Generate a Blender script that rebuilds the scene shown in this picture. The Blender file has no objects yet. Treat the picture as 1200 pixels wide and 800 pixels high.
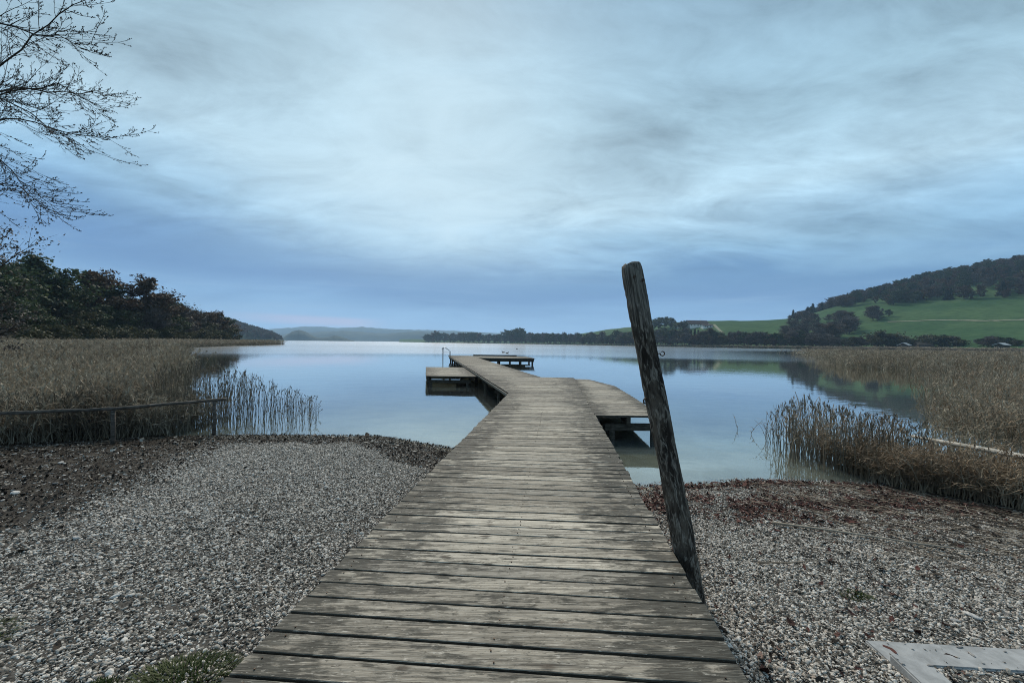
import bpy, bmesh, math, random
import numpy as np
from mathutils import Vector, Matrix, Euler

random.seed(7)
RNG = np.random.default_rng(7)
SC = bpy.context.scene
COL = SC.collection

# ------------------------------------------------------------------ camera
CAM_H = 2.18          # above the lake surface (z = 0)
cam = bpy.data.cameras.new('camera')
cam.lens = 13.2
cam.sensor_width = 36.0
cam.clip_start = 0.05
cam.clip_end = 20000
cam_ob = bpy.data.objects.new('camera', cam)
COL.objects.link(cam_ob)
roll, pitch = 0.012, 0.0034
right = Vector((math.cos(roll), 0, math.sin(roll)))
fwd = Vector((0, math.cos(pitch), math.sin(pitch)))
up = right.cross(fwd).normalized()
right = fwd.cross(up).normalized()
m = Matrix((right, up, -fwd)).transposed().to_4x4()
m.translation = (0, 0, CAM_H)
cam_ob.matrix_world = m
SC.camera = cam_ob

# ------------------------------------------------------------------ sun direction, render look
SUN_AZ = math.radians(-12)      # measured from +Y towards +X
SUN_EL = math.radians(46)
SC.view_settings.view_transform = 'Standard'
SC.view_settings.look = 'None'
SC.view_settings.exposure = 1.3
SC.view_settings.gamma = 1.0
SC.view_settings.use_curve_mapping = False
SC.cycles.use_denoising = True
SC.cycles.denoising_prefilter = 'NONE'
SC.cycles.filter_width = 1.0
SC.cycles.use_adaptive_sampling = False
SC.cycles.sample_clamp_indirect = 4.0
SC.cycles.max_bounces = 6
SC.cycles.transparent_max_bounces = 12
SC.cycles.volume_bounces = 1
SC.cycles.caustics_reflective = False
SC.cycles.caustics_refractive = False


# ------------------------------------------------------------------ node helper
class NT:
    def __init__(self, tree):
        self.t = tree
        self.n = tree.nodes
        self.l = tree.links

    def put(self, sock, v):
        if isinstance(v, bpy.types.NodeSocket):
            self.l.new(v, sock)
        elif v is not None:
            if hasattr(sock.default_value, '__len__') and not hasattr(v, '__len__'):
                v = [v] * len(sock.default_value)
            if hasattr(v, '__len__') and hasattr(sock.default_value, '__len__') and len(sock.default_value) == 4 and len(v) == 3:
                v = list(v) + [1]
            sock.default_value = v

    def node(self, kind, ins=None, **props):
        nd = self.n.new(kind)
        for k, v in props.items():
            setattr(nd, k, v)
        for k, v in (ins or {}).items():
            self.put(nd.inputs[k], v)
        return nd

    def math(self, op, a, b=None, c=None, clamp=False):
        nd = self.n.new('ShaderNodeMath')
        nd.operation = op
        nd.use_clamp = clamp
        for i, v in enumerate((a, b, c)):
            if v is not None:
                self.put(nd.inputs[i], v)
        return nd.outputs[0]

    def vmath(self, op, a, b=None):
        nd = self.n.new('ShaderNodeVectorMath')
        nd.operation = op
        self.put(nd.inputs[0], a)
        if b is not None:
            self.put(nd.inputs[1], b)
        return nd.outputs['Value'] if op in ('DOT_PRODUCT', 'LENGTH', 'DISTANCE') else nd.outputs[0]

    def noise(self, vec, scale=5, detail=4, rough=.55, dist=0.0, col=False):
        nd = self.node('ShaderNodeTexNoise', {'Vector': vec, 'Scale': scale, 'Detail': detail, 'Roughness': rough, 'Distortion': dist})
        return nd.outputs['Color' if col else 'Fac']

    def voro(self, vec, scale=5, feature='F1', out='Distance', rnd=1.0):
        nd = self.node('ShaderNodeTexVoronoi', {'Vector': vec, 'Scale': scale, 'Randomness': rnd}, feature=feature)
        return nd.outputs[out]

    def mapping(self, vec, scale=(1, 1, 1), loc=(0, 0, 0), rot=(0, 0, 0)):
        return self.node('ShaderNodeMapping', {'Vector': vec, 'Scale': scale, 'Location': loc, 'Rotation': rot}).outputs[0]

    def ramp(self, fac, stops, interp='LINEAR'):
        nd = self.n.new('ShaderNodeValToRGB')
        cr = nd.color_ramp
        cr.interpolation = interp
        while len(cr.elements) < len(stops):
            cr.elements.new(0.5)
        for e, (p, c) in zip(cr.elements, stops):
            e.position = p
            e.color = (c, c, c, 1) if not hasattr(c, '__len__') else (*c[:3], 1)
        self.put(nd.inputs[0], fac)
        return nd.outputs[0]

    def mix(self, fac, a, b, blend='MIX'):
        nd = self.n.new('ShaderNodeMix')
        nd.data_type = 'RGBA'
        nd.blend_type = blend
        self.put(nd.inputs[0], fac)
        self.put(nd.inputs[6], a)
        self.put(nd.inputs[7], b)
        return nd.outputs[2]

    def step(self, v, a, b):
        nd = self.node('ShaderNodeMapRange', {'Value': v, 'From Min': a, 'From Max': b}, interpolation_type='SMOOTHSTEP')
        return nd.outputs[0]

    def sep(self, v):
        return self.node('ShaderNodeSeparateXYZ', {0: v}).outputs

    def comb(self, x, y, z):
        return self.node('ShaderNodeCombineXYZ', {0: x, 1: y, 2: z}).outputs[0]


def srgb(r, g, b):
    f = lambda c: ((c / 255 + .055) / 1.055) ** 2.4 if c > 10 else c / 255 / 12.92
    return (f(r), f(g), f(b))


# ------------------------------------------------------------------ world: hazy sky under layered cloud
world = bpy.data.worlds.new('World')
SC.world = world
world.use_nodes = True
w = NT(world.node_tree)
w.n.clear()
d = w.vmath('NORMALIZE', w.node('ShaderNodeTexCoord').outputs['Generated'])
dx, dy, dz = w.sep(d)[:3]
sky = w.node('ShaderNodeTexSky', sky_type='NISHITA', sun_disc=False)
sky.sun_elevation = SUN_EL
sky.sun_rotation = SUN_AZ
zc = w.math('MAXIMUM', dz, 0.0)
inv = w.math('DIVIDE', 1.0, w.math('ADD', zc, 0.14))
P = w.comb(w.math('MULTIPLY', dx, inv), w.math('MULTIPLY', dy, inv), 0.0)
Pm = w.mapping(P, scale=(.55, 1.0, 1), loc=(3.1, .7, 0), rot=(0, 0, .25))
nA = w.noise(Pm, .75, 5, .55, .5)
nB = w.noise(Pm, 2.4, 8, .62, .9)
nC = w.noise(w.mapping(P, scale=(.5, 1.6, 1), loc=(9, 4, 0), rot=(0, 0, -.3)), 1.1, 6, .55, .4)
# lower edge of the bright cloud sheet wanders with the noise
elev = w.math('ADD', dz, w.math('MULTIPLY', w.math('SUBTRACT', nA, .5), .17))
elev = w.math('ADD', elev, w.math('MULTIPLY', w.math('SUBTRACT', nB, .5), .05))
elev = w.math('ADD', elev, w.math('MULTIPLY', dx, .05))
cloud = w.ramp(elev, [
    (0.00, srgb(142, 184, 226)), (0.05, srgb(126, 170, 214)), (0.12, srgb(97, 139, 188)),
    (0.185, srgb(102, 145, 188)), (0.25, srgb(148, 190, 220)), (0.36, srgb(180, 211, 228)),
    (0.52, srgb(162, 196, 214)), (0.72, srgb(134, 168, 191)), (1.0, srgb(132, 164, 186))])
# thin and thick patches of the sheet
nD = w.noise(Pm, 5.5, 8, .65, .6)
thick = w.math('ADD', w.math('MULTIPLY', nB, .72), w.math('MULTIPLY', nC, .63))
thick = w.math('ADD', thick, w.math('MULTIPLY', w.math('SUBTRACT', nD, .5), .55))
thick = w.math('ADD', -.02, w.math('MULTIPLY', thick, 1.5))
high = w.step(dz, .10, .30)
thick = w.math('ADD', w.math('MULTIPLY', thick, high), w.math('SUBTRACT', 1.0, high))
cloud = w.mix(1.0, cloud, thick, 'MULTIPLY')
# glow of the sun behind the sheet
sd = Vector((math.sin(SUN_AZ) * math.cos(math.radians(22)), math.cos(SUN_AZ) * math.cos(math.radians(22)), math.sin(math.radians(22))))
dot = w.vmath('DOT_PRODUCT', d, tuple(sd))
glow = w.math('MULTIPLY', w.math('POWER', w.math('MAXIMUM', dot, 0.0), 12.0), high)
glow = w.math('MULTIPLY', glow, w.math('ADD', .35, nB))
cloud = w.mix(w.math('MULTIPLY', glow, .85), cloud, srgb(208, 233, 244))
# low streaks, one of them lit pink by the set sun
sP = w.noise(w.mapping(w.comb(w.math('ARCTAN2', dx, dy), 0.0, dz), scale=(1.6, 1, 34)), 1.6, 4, .5, .2)
low = w.math('SUBTRACT', 1.0, w.step(dz, .10, .2))
streak = w.math('MULTIPLY', w.step(sP, .5, .72), low)
cloud = w.mix(w.math('MULTIPLY', streak, .35), cloud, srgb(150, 184, 218))
az = w.math('ARCTAN2', dx, dy)
pk = w.math('MULTIPLY', w.step(az, -.72, -.5), w.math('SUBTRACT', 1.0, w.step(az, -.42, -.30)))
pz = w.math('ABSOLUTE', w.math('SUBTRACT', dz, w.math('ADD', .038, w.math('MULTIPLY', az, -.018))))
pk = w.math('MULTIPLY', pk, w.math('SUBTRACT', 1.0, w.step(pz, .003, .016)))
cloud = w.mix(w.math('MULTIPLY', pk, .6), cloud, srgb(206, 184, 206))
cl10 = w.mix(1.0, cloud, (8.5, 8.5, 8.5), 'MULTIPLY')
fin = w.mix(.95, sky.outputs[0], cl10)
bg = w.node('ShaderNodeBackground', {'Color': fin, 'Strength': 0.05})
w.l.new(bg.outputs[0], w.node('ShaderNodeOutputWorld').inputs[0])

sun = bpy.data.lights.new('sun', 'SUN')
sun.energy = 1.5
sun.angle = math.radians(18)
sun.color = (1.0, .88, .73)
sun_ob = bpy.data.objects.new('sun', sun)
COL.objects.link(sun_ob)
sv = Vector((math.sin(SUN_AZ) * math.cos(SUN_EL), math.cos(SUN_AZ) * math.cos(SUN_EL), math.sin(SUN_EL)))
sun_ob.rotation_euler = sv.to_track_quat('Z', 'Y').to_euler()
sun_ob.location = sv * 50


# ------------------------------------------------------------------ materials
def new_mat(name):
    mt = bpy.data.materials.new(name)
    mt.use_nodes = True
    t = NT(mt.node_tree)
    t.n.clear()
    out = t.node('ShaderNodeOutputMaterial')
    return mt, t, out


def principled(t, out, color, rough=.8, normal=None, spec=.3, **kw):
    p = t.node('ShaderNodeBsdfPrincipled', {'Base Color': color, 'Roughness': rough, 'Specular IOR Level': spec})
    if normal is not None:
        t.l.new(normal, p.inputs['Normal'])
    for k, v in kw.items():
        t.put(p.inputs[k], v)
    t.l.new(p.outputs[0], out.inputs[0])
    return p


def bump(t, h, strength=.5, dist=.01):
    return t.node('ShaderNodeBump', {'Height': h, 'Strength': strength, 'Distance': dist}).outputs[0]


def wpos(t):
    return t.node('ShaderNodeNewGeometry').outputs['Position']


def orand(t):
    return t.node('ShaderNodeObjectInfo').outputs['Random']


def mat_plank():
    mt, t, out = new_mat('weathered_plank')
    r = orand(t)
    p = wpos(t)
    off = t.comb(t.math('MULTIPLY', r, 37.0), t.math('MULTIPLY', r, 91.0), t.math('MULTIPLY', r, 13.0))
    q = t.vmath('ADD', p, off)
    grain = t.noise(t.mapping(q, scale=(1.6, 55, 20)), 1.0, 6, .65, 1.2)
    fine = t.noise(t.mapping(q, scale=(9, 260, 60)), 1.0, 3, .6)
    blot = t.noise(t.mapping(q, scale=(2.6, 22, 8)), 1.0, 7, .70, .7)
    big = t.noise(t.mapping(p, scale=(.8, .55, 1)), 1.3, 4, .6)
    base = t.mix(t.step(r, 0, 1), (.30, .270, .222), (.56, .512, .425))
    pick = t.math('FRACT', t.math('MULTIPLY', r, 7.31))
    base = t.mix(t.math('MULTIPLY', t.step(pick, .55, 1.0), .55), base, (.24, .23, .205))
    c = t.mix(t.step(grain, .36, .60), t.mix(.78, base, (.07, .064, .054)), base)
    c = t.mix(t.math('MULTIPLY', t.step(t.noise(t.mapping(q, scale=(3.5, 16, 8)), 1.0, 5, .7, .8), .52, .66), .55), c, (.085, .08, .068))
    c = t.mix(t.math('MULTIPLY', t.step(fine, .5, .75), .5), c, (.60, .565, .495))
    # dark algae, heaviest at the plank ends and where the walkway stays damp
    gx = t.sep(t.node('ShaderNodeTexCoord').outputs['Generated'])[0]
    end = t.math('ABSOLUTE', t.math('SUBTRACT', gx, .5))
    thr = t.math('SUBTRACT', .615, t.math('MULTIPLY', t.step(end, .12, .5), .17))
    thr = t.math('SUBTRACT', thr, t.math('MULTIPLY', t.step(big, .42, .66), .07))
    mott = t.math('ADD', t.math('MULTIPLY', blot, .9), t.math('MULTIPLY', t.noise(t.mapping(q, scale=(5, 9, 5), loc=(2, 7, 0)), 1.0, 5, .65, .4), .6))
    mott = t.math('ADD', t.math('MULTIPLY', grain, .3), t.math('SUBTRACT', mott, .40))
    st = t.step(t.math('SUBTRACT', mott, thr), -.05, .07)
    c = t.mix(t.math('MULTIPLY', st, .88), c, t.mix(t.step(fine, .4, .65), (.020, .020, .017), (.085, .083, .070)))
    crack = t.noise(t.mapping(q, scale=(2.2, 130, 30)), 1.0, 4, .6, .8)
    c = t.mix(t.math('MULTIPLY', t.step(crack, .60, .68), .75), c, (.022, .020, .017))
    # knots and nail stains
    kv = t.voro(t.mapping(q, scale=(3.1, 8.5, 3)), 1.0)
    knot = t.math('SUBTRACT', 1.0, t.step(kv, .05, .17))
    c = t.mix(t.math('MULTIPLY', knot, .7), c, (.075, .058, .045))
    spk = t.noise(t.mapping(q, scale=(26, 70, 30)), 1.0, 4, .7)
    c = t.mix(t.math('MULTIPLY', t.step(spk, .56, .70), .75), c, (.05, .045, .037))
    c = t.mix(t.math('MULTIPLY', t.step(t.noise(t.mapping(q, scale=(14, 60, 30), loc=(5, 3, 1)), 1.0, 5, .7), .58, .72), .6), c, (.66, .62, .545))
    h = t.math('ADD', t.math('MULTIPLY', grain, .8), t.math('MULTIPLY', fine, .35))
    h = t.math('ADD', h, t.math('MULTIPLY', knot, .3))
    principled(t, out, c, t.math('SUBTRACT', .86, t.math('MULTIPLY', st, .18)), bump(t, h, .8, .006), .12)
    return mt


def mat_beam(name, a, b, scale=(2, 2, 14)):
    mt, t, out = new_mat(name)
    r = orand(t)
    q = t.vmath('ADD', wpos(t), t.comb(t.math('MULTIPLY', r, 17.0), r, r))
    g = t.noise(t.mapping(q, scale=scale), 3.0, 6, .65, .6)
    h = t.noise(q, 7, 5, .6)
    c = t.mix(t.step(g, .35, .7), a, b)
    c = t.mix(t.math('MULTIPLY', t.step(h, .5, .8), .6), c, (.02, .02, .017))
    principled(t, out, c, .85, bump(t, g, .6, .008), .25)
    return mt


def mat_post():
    mt, t, out = new_mat('mooring_post_wood')
    tc = t.node('ShaderNodeTexCoord').outputs['Object']
    s1 = t.noise(t.mapping(tc, scale=(1, 1, .26)), 36, 6, .68, .7)
    s2 = t.noise(t.mapping(tc, scale=(1, 1, .3)), 11, 5, .6, .4)
    s3 = t.noise(t.mapping(tc, scale=(4, 4, .25)), 22, 4, .6, .3)
    c = t.mix(t.step(s2, .38, .66), (.024, .020, .017), (.105, .088, .070))
    c = t.mix(t.step(s1, .485, .60), c, t.mix(t.step(s3, .4, .6), (.13, .112, .092), (.26, .235, .20)))
    c = t.mix(t.math('MULTIPLY', t.step(s3, .56, .68), .8), c, (.010, .009, .008))
    z = t.sep(tc)[2]
    top = t.step(t.math('ADD', z, t.math('MULTIPLY', s2, .3)), 2.25, 2.75)
    c = t.mix(t.math('MULTIPLY', top, .7), c, t.mix(t.step(s3, .4, .6), (.075, .07, .06), (.24, .225, .195)))
    h = t.math('ADD', t.math('MULTIPLY', s1, .8), t.math('MULTIPLY', s3, .6))
    principled(t, out, c, .9, bump(t, h, 1.0, .014), .12)
    return mt


def mat_stone(name, stops, rough=.75, dirt=.35, island=False):
    """instanced pebbles: every stone its own tone"""
    mt, t, out = new_mat(name)
    r = orand(t)
    if island:
        r = t.math('FRACT', t.math('ADD', t.math('MULTIPLY', r, 7.7), t.node('ShaderNodeNewGeometry').outputs['Random Per Island']))
    tc = t.node('ShaderNodeTexCoord').outputs['Object']
    q = t.vmath('ADD', tc, t.comb(t.math('MULTIPLY', r, 50.0), 0, 0))
    n = t.noise(q, 2.2, 4, .6)
    c = t.ramp(r, stops)
    c = t.mix(t.math('MULTIPLY', t.step(n, .45, .75), dirt), c, (.07, .065, .055))
    principled(t, out, c, rough, bump(t, n, .4, .05), .15)
    return mt


def mat_leaf(name, stops, trans=.25, rough=.6):
    mt, t, out = new_mat(name)
    g = t.node('ShaderNodeNewGeometry')
    rnd = g.outputs['Random Per Island']
    r2 = orand(t)
    f = t.math('FRACT', t.math('ADD', t.math('MULTIPLY', rnd, .8), t.math('MULTIPLY', r2, .45)))
    n = t.noise(g.outputs['Position'], .7, 3, .6)
    c = t.ramp(t.math('MULTIPLY', t.math('ADD', f, t.step(n, .3, .7)), .5), stops)
    df = t.node('ShaderNodeBsdfPrincipled', {'Base Color': c, 'Roughness': rough, 'Specular IOR Level': .2})
    tr = t.node('ShaderNodeBsdfTranslucent', {'Color': c})
    mx = t.node('ShaderNodeMixShader', {0: trans, 1: df.outputs[0], 2: tr.outputs[0]})
    t.l.new(mx.outputs[0], out.inputs[0])
    return mt


def mat_simple(name, a, b, scale=6, rough=.8, bs=.3, bd=.01, spec=.3, metallic=0.0):
    mt, t, out = new_mat(name)
    p = wpos(t)
    n = t.noise(p, scale, 6, .62, .3)
    c = t.mix(t.step(n, .3, .7), a, b)
    pr = principled(t, out, c, rough, bump(t, n, bs, bd), spec)
    pr.inputs['Metallic'].default_value = metallic
    return mt


def mat_ground():
    mt, t, out = new_mat('shore_ground')
    p = wpos(t)
    x, y, z = t.sep(p)[:3]
    n = t.noise(p, 1.1, 6, .6)
    f = t.noise(p, 45, 5, .65)
    v = t.voro(p, 38, out='Color')
    grav = t.mix(t.step(f, .35, .7), (.025, .023, .02), (.10, .094, .085))
    soil = t.mix(t.step(f, .35, .7), (.012, .011, .009), (.05, .042, .032))
    edge = t.math('ADD', x, t.math('MULTIPLY', t.math('SUBTRACT', n, .5), 3.5))
    edge = t.math('ADD', edge, t.math('MULTIPLY', y, .45))
    lm = t.math('SUBTRACT', 1.0, t.step(edge, -3.6, -1.9))
    c = t.mix(lm, grav, soil)
    rm = t.step(t.math('ADD', x, t.math('MULTIPLY', t.math('SUBTRACT', n, .5), 2.5)), 5.2, 7.0)
    c = t.mix(rm, c, soil)
    # lake bed: silt with green growth, a pale shallow rim
    bed = t.mix(t.step(n, .35, .65), (.19, .18, .11), (.34, .325, .235))
    bed = t.mix(t.step(f, .5, .8), bed, (.46, .45, .39))
    wet = t.math('SUBTRACT', 1.0, t.step(z, -.05, .05))
    c = t.mix(wet, c, bed)
    far = t.step(t.vmath('LENGTH', p), 30, 70)
    meadow = t.mix(t.step(n, .35, .65), (.035, .055, .018), (.06, .075, .03))
    dry = t.math('MULTIPLY', far, t.step(z, .25, .5))
    c = t.mix(dry, c, meadow)
    h = t.math('ADD', t.math('MULTIPLY', f, .5), t.math('MULTIPLY', t.noise(p, 9, 4, .6), .6))
    principled(t, out, c, .9, bump(t, h, .8, .02), .25)
    return mt


def mat_water():
    mt, t, out = new_mat('lake_water')
    p = wpos(t)
    x, y, z = t.sep(p)[:3]
    dist = t.vmath('LENGTH', t.comb(x, y, 0))
    # wind: calm by the jetty, ruffled in bands further out
    band = t.noise(t.mapping(p, scale=(.0035, .018, 0), rot=(0, 0, .05)), 1.0, 4, .55, .4)
    open_ = t.step(t.math('ADD', dist, t.math('MULTIPLY', t.math('SUBTRACT', band, .5), 70.0)), 48, 74)
    lee = t.step(t.math('SUBTRACT', x, t.math('MULTIPLY', y, .5)), -10, 55)       # sheltered under the right-hand hill
    open_ = t.math('MULTIPLY', open_, t.math('SUBTRACT', 1.0, t.math('MULTIPLY', lee, t.math('SUBTRACT', 1.0, t.step(y, 120, 190)))))
    ruffle = t.math('MULTIPLY', open_, t.math('ADD', .75, t.math('MULTIPLY', band, .5)))
    rough = t.math('ADD', .012, t.math('MULTIPLY', ruffle, .13))
    w1 = t.noise(t.mapping(p, scale=(1.0, 1.6, 1)), 3.2, 3, .5)
    w2 = t.noise(t.mapping(p, scale=(1.0, 1.5, 1)), .55, 2, .5)
    hh = t.math('ADD', t.math('MULTIPLY', w1, .18), t.math('MULTIPLY', w2, .55))
    nr = bump(t, hh, .065, .12)
    fr = t.node('ShaderNodeFresnel', {'IOR': 1.333})
    t.l.new(nr, fr.inputs['Normal'])
    fac = t.math('SUBTRACT', 1.0, t.math('POWER', t.math('SUBTRACT', 1.0, fr.outputs[0]), 2.9))
    gl = t.node('ShaderNodeBsdfGlossy', {'Color': (1.0, .98, .94), 'Roughness': rough})
    t.l.new(nr, gl.inputs['Normal'])
    tr = t.node('ShaderNodeBsdfTransparent', {'Color': (.78, .85, .83)})
    silt = t.node('ShaderNodeBsdfDiffuse', {'Color': (.50, .60, .64)})
    body = t.node('ShaderNodeMixShader', {0: .10, 1: tr.outputs[0], 2: silt.outputs[0]})
    mx = t.node('ShaderNodeMixShader', {0: fac, 1: body.outputs[0], 2: gl.outputs[0]})
    t.l.new(mx.outputs[0], out.inputs[0])
    return mt


def mat_hill(name, a, b, track=False):
    mt, t, out = new_mat(name)
    p = wpos(t)
    n = t.noise(t.mapping(p, scale=(1, 1, 3)), .012, 5, .6, .3)
    f = t.noise(p, .16, 5, .65)
    c = t.mix(t.step(n, .32, .68), a, b)
    c = t.mix(t.math('MULTIPLY', t.step(f, .42, .68), .6), c, (a[0] * .55, a[1] * .6, a[2] * .55))
    g = t.noise(p, 1.3, 4, .6)
    principled(t, out, c, .95, bump(t, g, .6, .4), .1)
    return mt


M = {
    'plank': mat_plank(),
    'beam': mat_beam('dark_wet_timber_gap_shade', (.028, .025, .020), (.095, .086, .070)),
    'fascia': mat_beam('grey_edge_timber', (.10, .095, .082), (.25, .235, .20), (.6, .6, 12)),
    'post': mat_post(),
    'rail': mat_beam('weathered_rail', (.035, .03, .026), (.15, .13, .11), (3, 3, 20)),
    'log': mat_beam('bleached_log', (.30, .285, .25), (.52, .50, .45), (2, 2, 12)),
    'iron': mat_simple('rusty_iron', (.035, .028, .024), (.09, .06, .04), 40, .6, .3, .003, .4, .6),
    'steel': mat_simple('galvanised_steel', (.35, .37, .38), (.5, .52, .54), 20, .35, .05, .002, .5, .9),
    'pebble': mat_stone('beach_pebble', [(0, (.03, .028, .025)), (.24, (.092, .084, .072)), (.46, (.25, .233, .205)), (.68, (.44, .415, .375)), (.92, (.68, .65, .60)), (1, (.34, .28, .23))], .75, .35, True),
    'stone': mat_stone('larger_stone', [(0, (.22, .21, .2)), (.5, (.36, .355, .34)), (1, (.5, .49, .47))]),
    'leaf_litter': mat_stone('fallen_leaf', [(0, (.018, .010, .009)), (.3, (.050, .022, .019)), (.6, (.095, .040, .034)), (.85, (.15, .085, .068)), (1, (.36, .31, .26))], .8, .25),
    'leaf_brown': mat_stone('brown_leaf', [(0, (.010, .008, .007)), (.4, (.020, .015, .012)), (.7, (.042, .033, .026)), (.9, (.11, .095, .078)), (1, (.42, .40, .36))], .8, .25),
    'straw': mat_stone('broken_reed_straw', [(0, (.02, .016, .013)), (.45, (.06, .048, .038)), (.75, (.20, .165, .125)), (1, (.42, .37, .30))], .8, .2),
    'concrete': mat_simple('concrete', (.22, .228, .23), (.33, .34, .342), 11, .9, .3, .003),
    'ground': mat_ground(),
    'water': mat_water(),
    'meadow': mat_hill('hill_meadow', (.024, .068, .024), (.058, .108, .042)),
    'track': mat_simple('pale_track', (.10, .12, .07), (.20, .20, .14), .5, .9, .2, .05),
    'far_hill': mat_hill('far_hill_woods', (.02, .032, .02), (.045, .06, .035)),
    'bark': mat_beam('bark', (.022, .019, .016), (.07, .06, .05)),
    'green': mat_leaf('leaf_dark_green', [(0, (.012, .024, .012)), (.5, (.036, .060, .028)), (1, (.085, .11, .046))]),
    'olive': mat_leaf('leaf_olive', [(0, (.020, .026, .012)), (.5, (.052, .058, .028)), (1, (.105, .10, .05))]),
    'rust': mat_leaf('leaf_rust_brown', [(0, (.024, .017, .012)), (.5, (.062, .042, .026)), (1, (.125, .082, .045))]),
    'needle': mat_leaf('needle_dark', [(0, (.006, .012, .008)), (.5, (.014, .024, .014)), (1, (.024, .036, .020))], .1),
    'wood_grey': mat_leaf('bare_wood_brown_grey', [(0, (.035, .031, .030)), (.5, (.085, .076, .068)), (1, (.14, .125, .105))], .1),
    'reed': mat_leaf('dry_reed', [(0, (.10, .084, .062)), (.45, (.235, .20, .148)), (.8, (.38, .335, .255)), (1, (.52, .475, .38))], .2, .8),
    'reed_brown': mat_leaf('brown_reed', [(0, (.075, .055, .038)), (.5, (.21, .158, .105)), (1, (.38, .31, .225))], .2, .8),
    'reed_dark': mat_leaf('wet_reed', [(0, (.045, .039, .03)), (.5, (.11, .096, .072)), (1, (.22, .195, .15))], .15, .8),
    'grass': mat_leaf('grass_blade', [(0, (.022, .035, .010)), (.5, (.055, .075, .022)), (1, (.12, .125, .05))], .3),
    'wall': mat_simple('white_render', (.62, .61, .58), (.75, .74, .71), .8, .9, .1, .01),
    'roof': mat_simple('dark_roof_tile', (.022, .017, .017), (.045, .033, .030), 1.5, .85, .2, .02),
    'shed': mat_simple('shed_boards', (.030, .026, .022), (.07, .058, .045), 4, .9, .2, .02),
    'tin': mat_simple('pale_tin_roof', (.30, .31, .31), (.42, .43, .43), 3, .6, .1, .01),
    'glass': mat_simple('dark_window', (.02, .025, .03), (.04, .045, .05), 3, .2, 0, .01, .5),
    'duck': mat_simple('duck_plumage', (.02, .018, .016), (.055, .045, .035), 20, .7, .1, .005),
    'swan': mat_simple('white_plumage', (.70, .70, .70), (.8, .8, .79), 20, .7, .1, .005),
}


# ------------------------------------------------------------------ object helpers
def tag(o, label=None, cat=None, group=None, kind=None):
    if label: o['label'] = label
    if cat: o['category'] = cat
    if group: o['group'] = group
    if kind: o['kind'] = kind
    return o


def empty(name, loc=(0, 0, 0), rz=0.0):
    o = bpy.data.objects.new(name, None)
    o.empty_display_size = .2
    o.location = loc
    o.rotation_euler = (0, 0, rz)
    COL.objects.link(o)
    return o


class MB:
    def __init__(s):
        s.v = []
        s.f = []

    def tube(s, pts, radii, n=6, cap=True):
        pts = [Vector(p) for p in pts]
        base = len(s.v)
        k = len(pts)
        ref = None
        for i, p in enumerate(pts):
            t = (pts[min(i + 1, k - 1)] - pts[max(i - 1, 0)])
            if t.length < 1e-9:
                t = Vector((0, 0, 1))
            t.normalize()
            if ref is None:
                ref = t.orthogonal().normalized()
            a = (ref - t * ref.dot(t))
            if a.length < 1e-6:
                a = t.orthogonal()
            a.normalize()
            ref = a
            b = t.cross(a)
            for j in range(n):
                an = 2 * math.pi * j / n
                s.v.append(tuple(p + (a * math.cos(an) + b * math.sin(an)) * radii[i]))
        for i in range(k - 1):
            for j in range(n):
                j2 = (j + 1) % n
                s.f.append((base + i * n + j, base + i * n + j2, base + (i + 1) * n + j2, base + (i + 1) * n + j))
        if cap:
            s.f.append(tuple(base + j for j in reversed(range(n))))
            s.f.append(tuple(base + (k - 1) * n + j for j in range(n)))
        return s

    def box(s, lo, hi):
        b = len(s.v)
        (x0, y0, z0), (x1, y1, z1) = lo, hi
        s.v += [(x0, y0, z0), (x1, y0, z0), (x1, y1, z0), (x0, y1, z0), (x0, y0, z1), (x1, y0, z1), (x1, y1, z1), (x0, y1, z1)]
        s.f += [tuple(b + i for i in q) for q in ((0, 3, 2, 1), (4, 5, 6, 7), (0, 1, 5, 4), (1, 2, 6, 5), (2, 3, 7, 6), (3, 0, 4, 7))]
        return s

    def bar(s, a, b, wdt, hgt):
        """rectangular bar from a to b (centre line), width across, height in z"""
        a, b = Vector(a), Vector(b)
        t = (b - a).normalized()
        sd = t.cross(Vector((0, 0, 1)))
        if sd.length < 1e-6:
            sd = Vector((1, 0, 0))
        sd.normalize()
        u = sd.cross(t)
        base = len(s.v)
        for p in (a, b):
            for sx, sz in ((-1, -1), (1, -1), (1, 1), (-1, 1)):
                s.v.append(tuple(p + sd * (sx * wdt / 2) + u * (sz * hgt / 2)))
        s.f += [tuple(base + i for i in q) for q in ((3, 2, 1, 0), (4, 5, 6, 7), (0, 1, 5, 4), (1, 2, 6, 5), (2, 3, 7, 6), (3, 0, 4, 7))]
        return s

    def quads(s, Q):
        """Q: (n,4,3) array"""
        b = len(s.v)
        s.v += [tuple(r) for r in Q.reshape(-1, 3)]
        s.f += [(b + 4 * i, b + 4 * i + 1, b + 4 * i + 2, b + 4 * i + 3) for i in range(len(Q))]
        return s

    def mesh(s, name, mat, smooth=False):
        me = bpy.data.meshes.new(name)
        me.from_pydata(s.v, [], s.f)
        me.materials.append(M[mat] if isinstance(mat, str) else mat)
        if smooth:
            me.polygons.foreach_set('use_smooth', [True] * len(me.polygons))
        me.update()
        return me

    def build(s, name, mat, parent=None, smooth=False, link=True):
        o = bpy.data.objects.new(name, s.mesh(name, mat, smooth))
        if link:
            COL.objects.link(o)
        o.parent = parent
        return o


def bevel_obj_mesh(me, wdt, seg=1):
    bm = bmesh.new()
    bm.from_mesh(me)
    bmesh.ops.bevel(bm, geom=list(bm.edges), offset=wdt, segments=seg, affect='EDGES', clamp_overlap=True)
    bm.to_mesh(me)
    bm.free()


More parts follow.
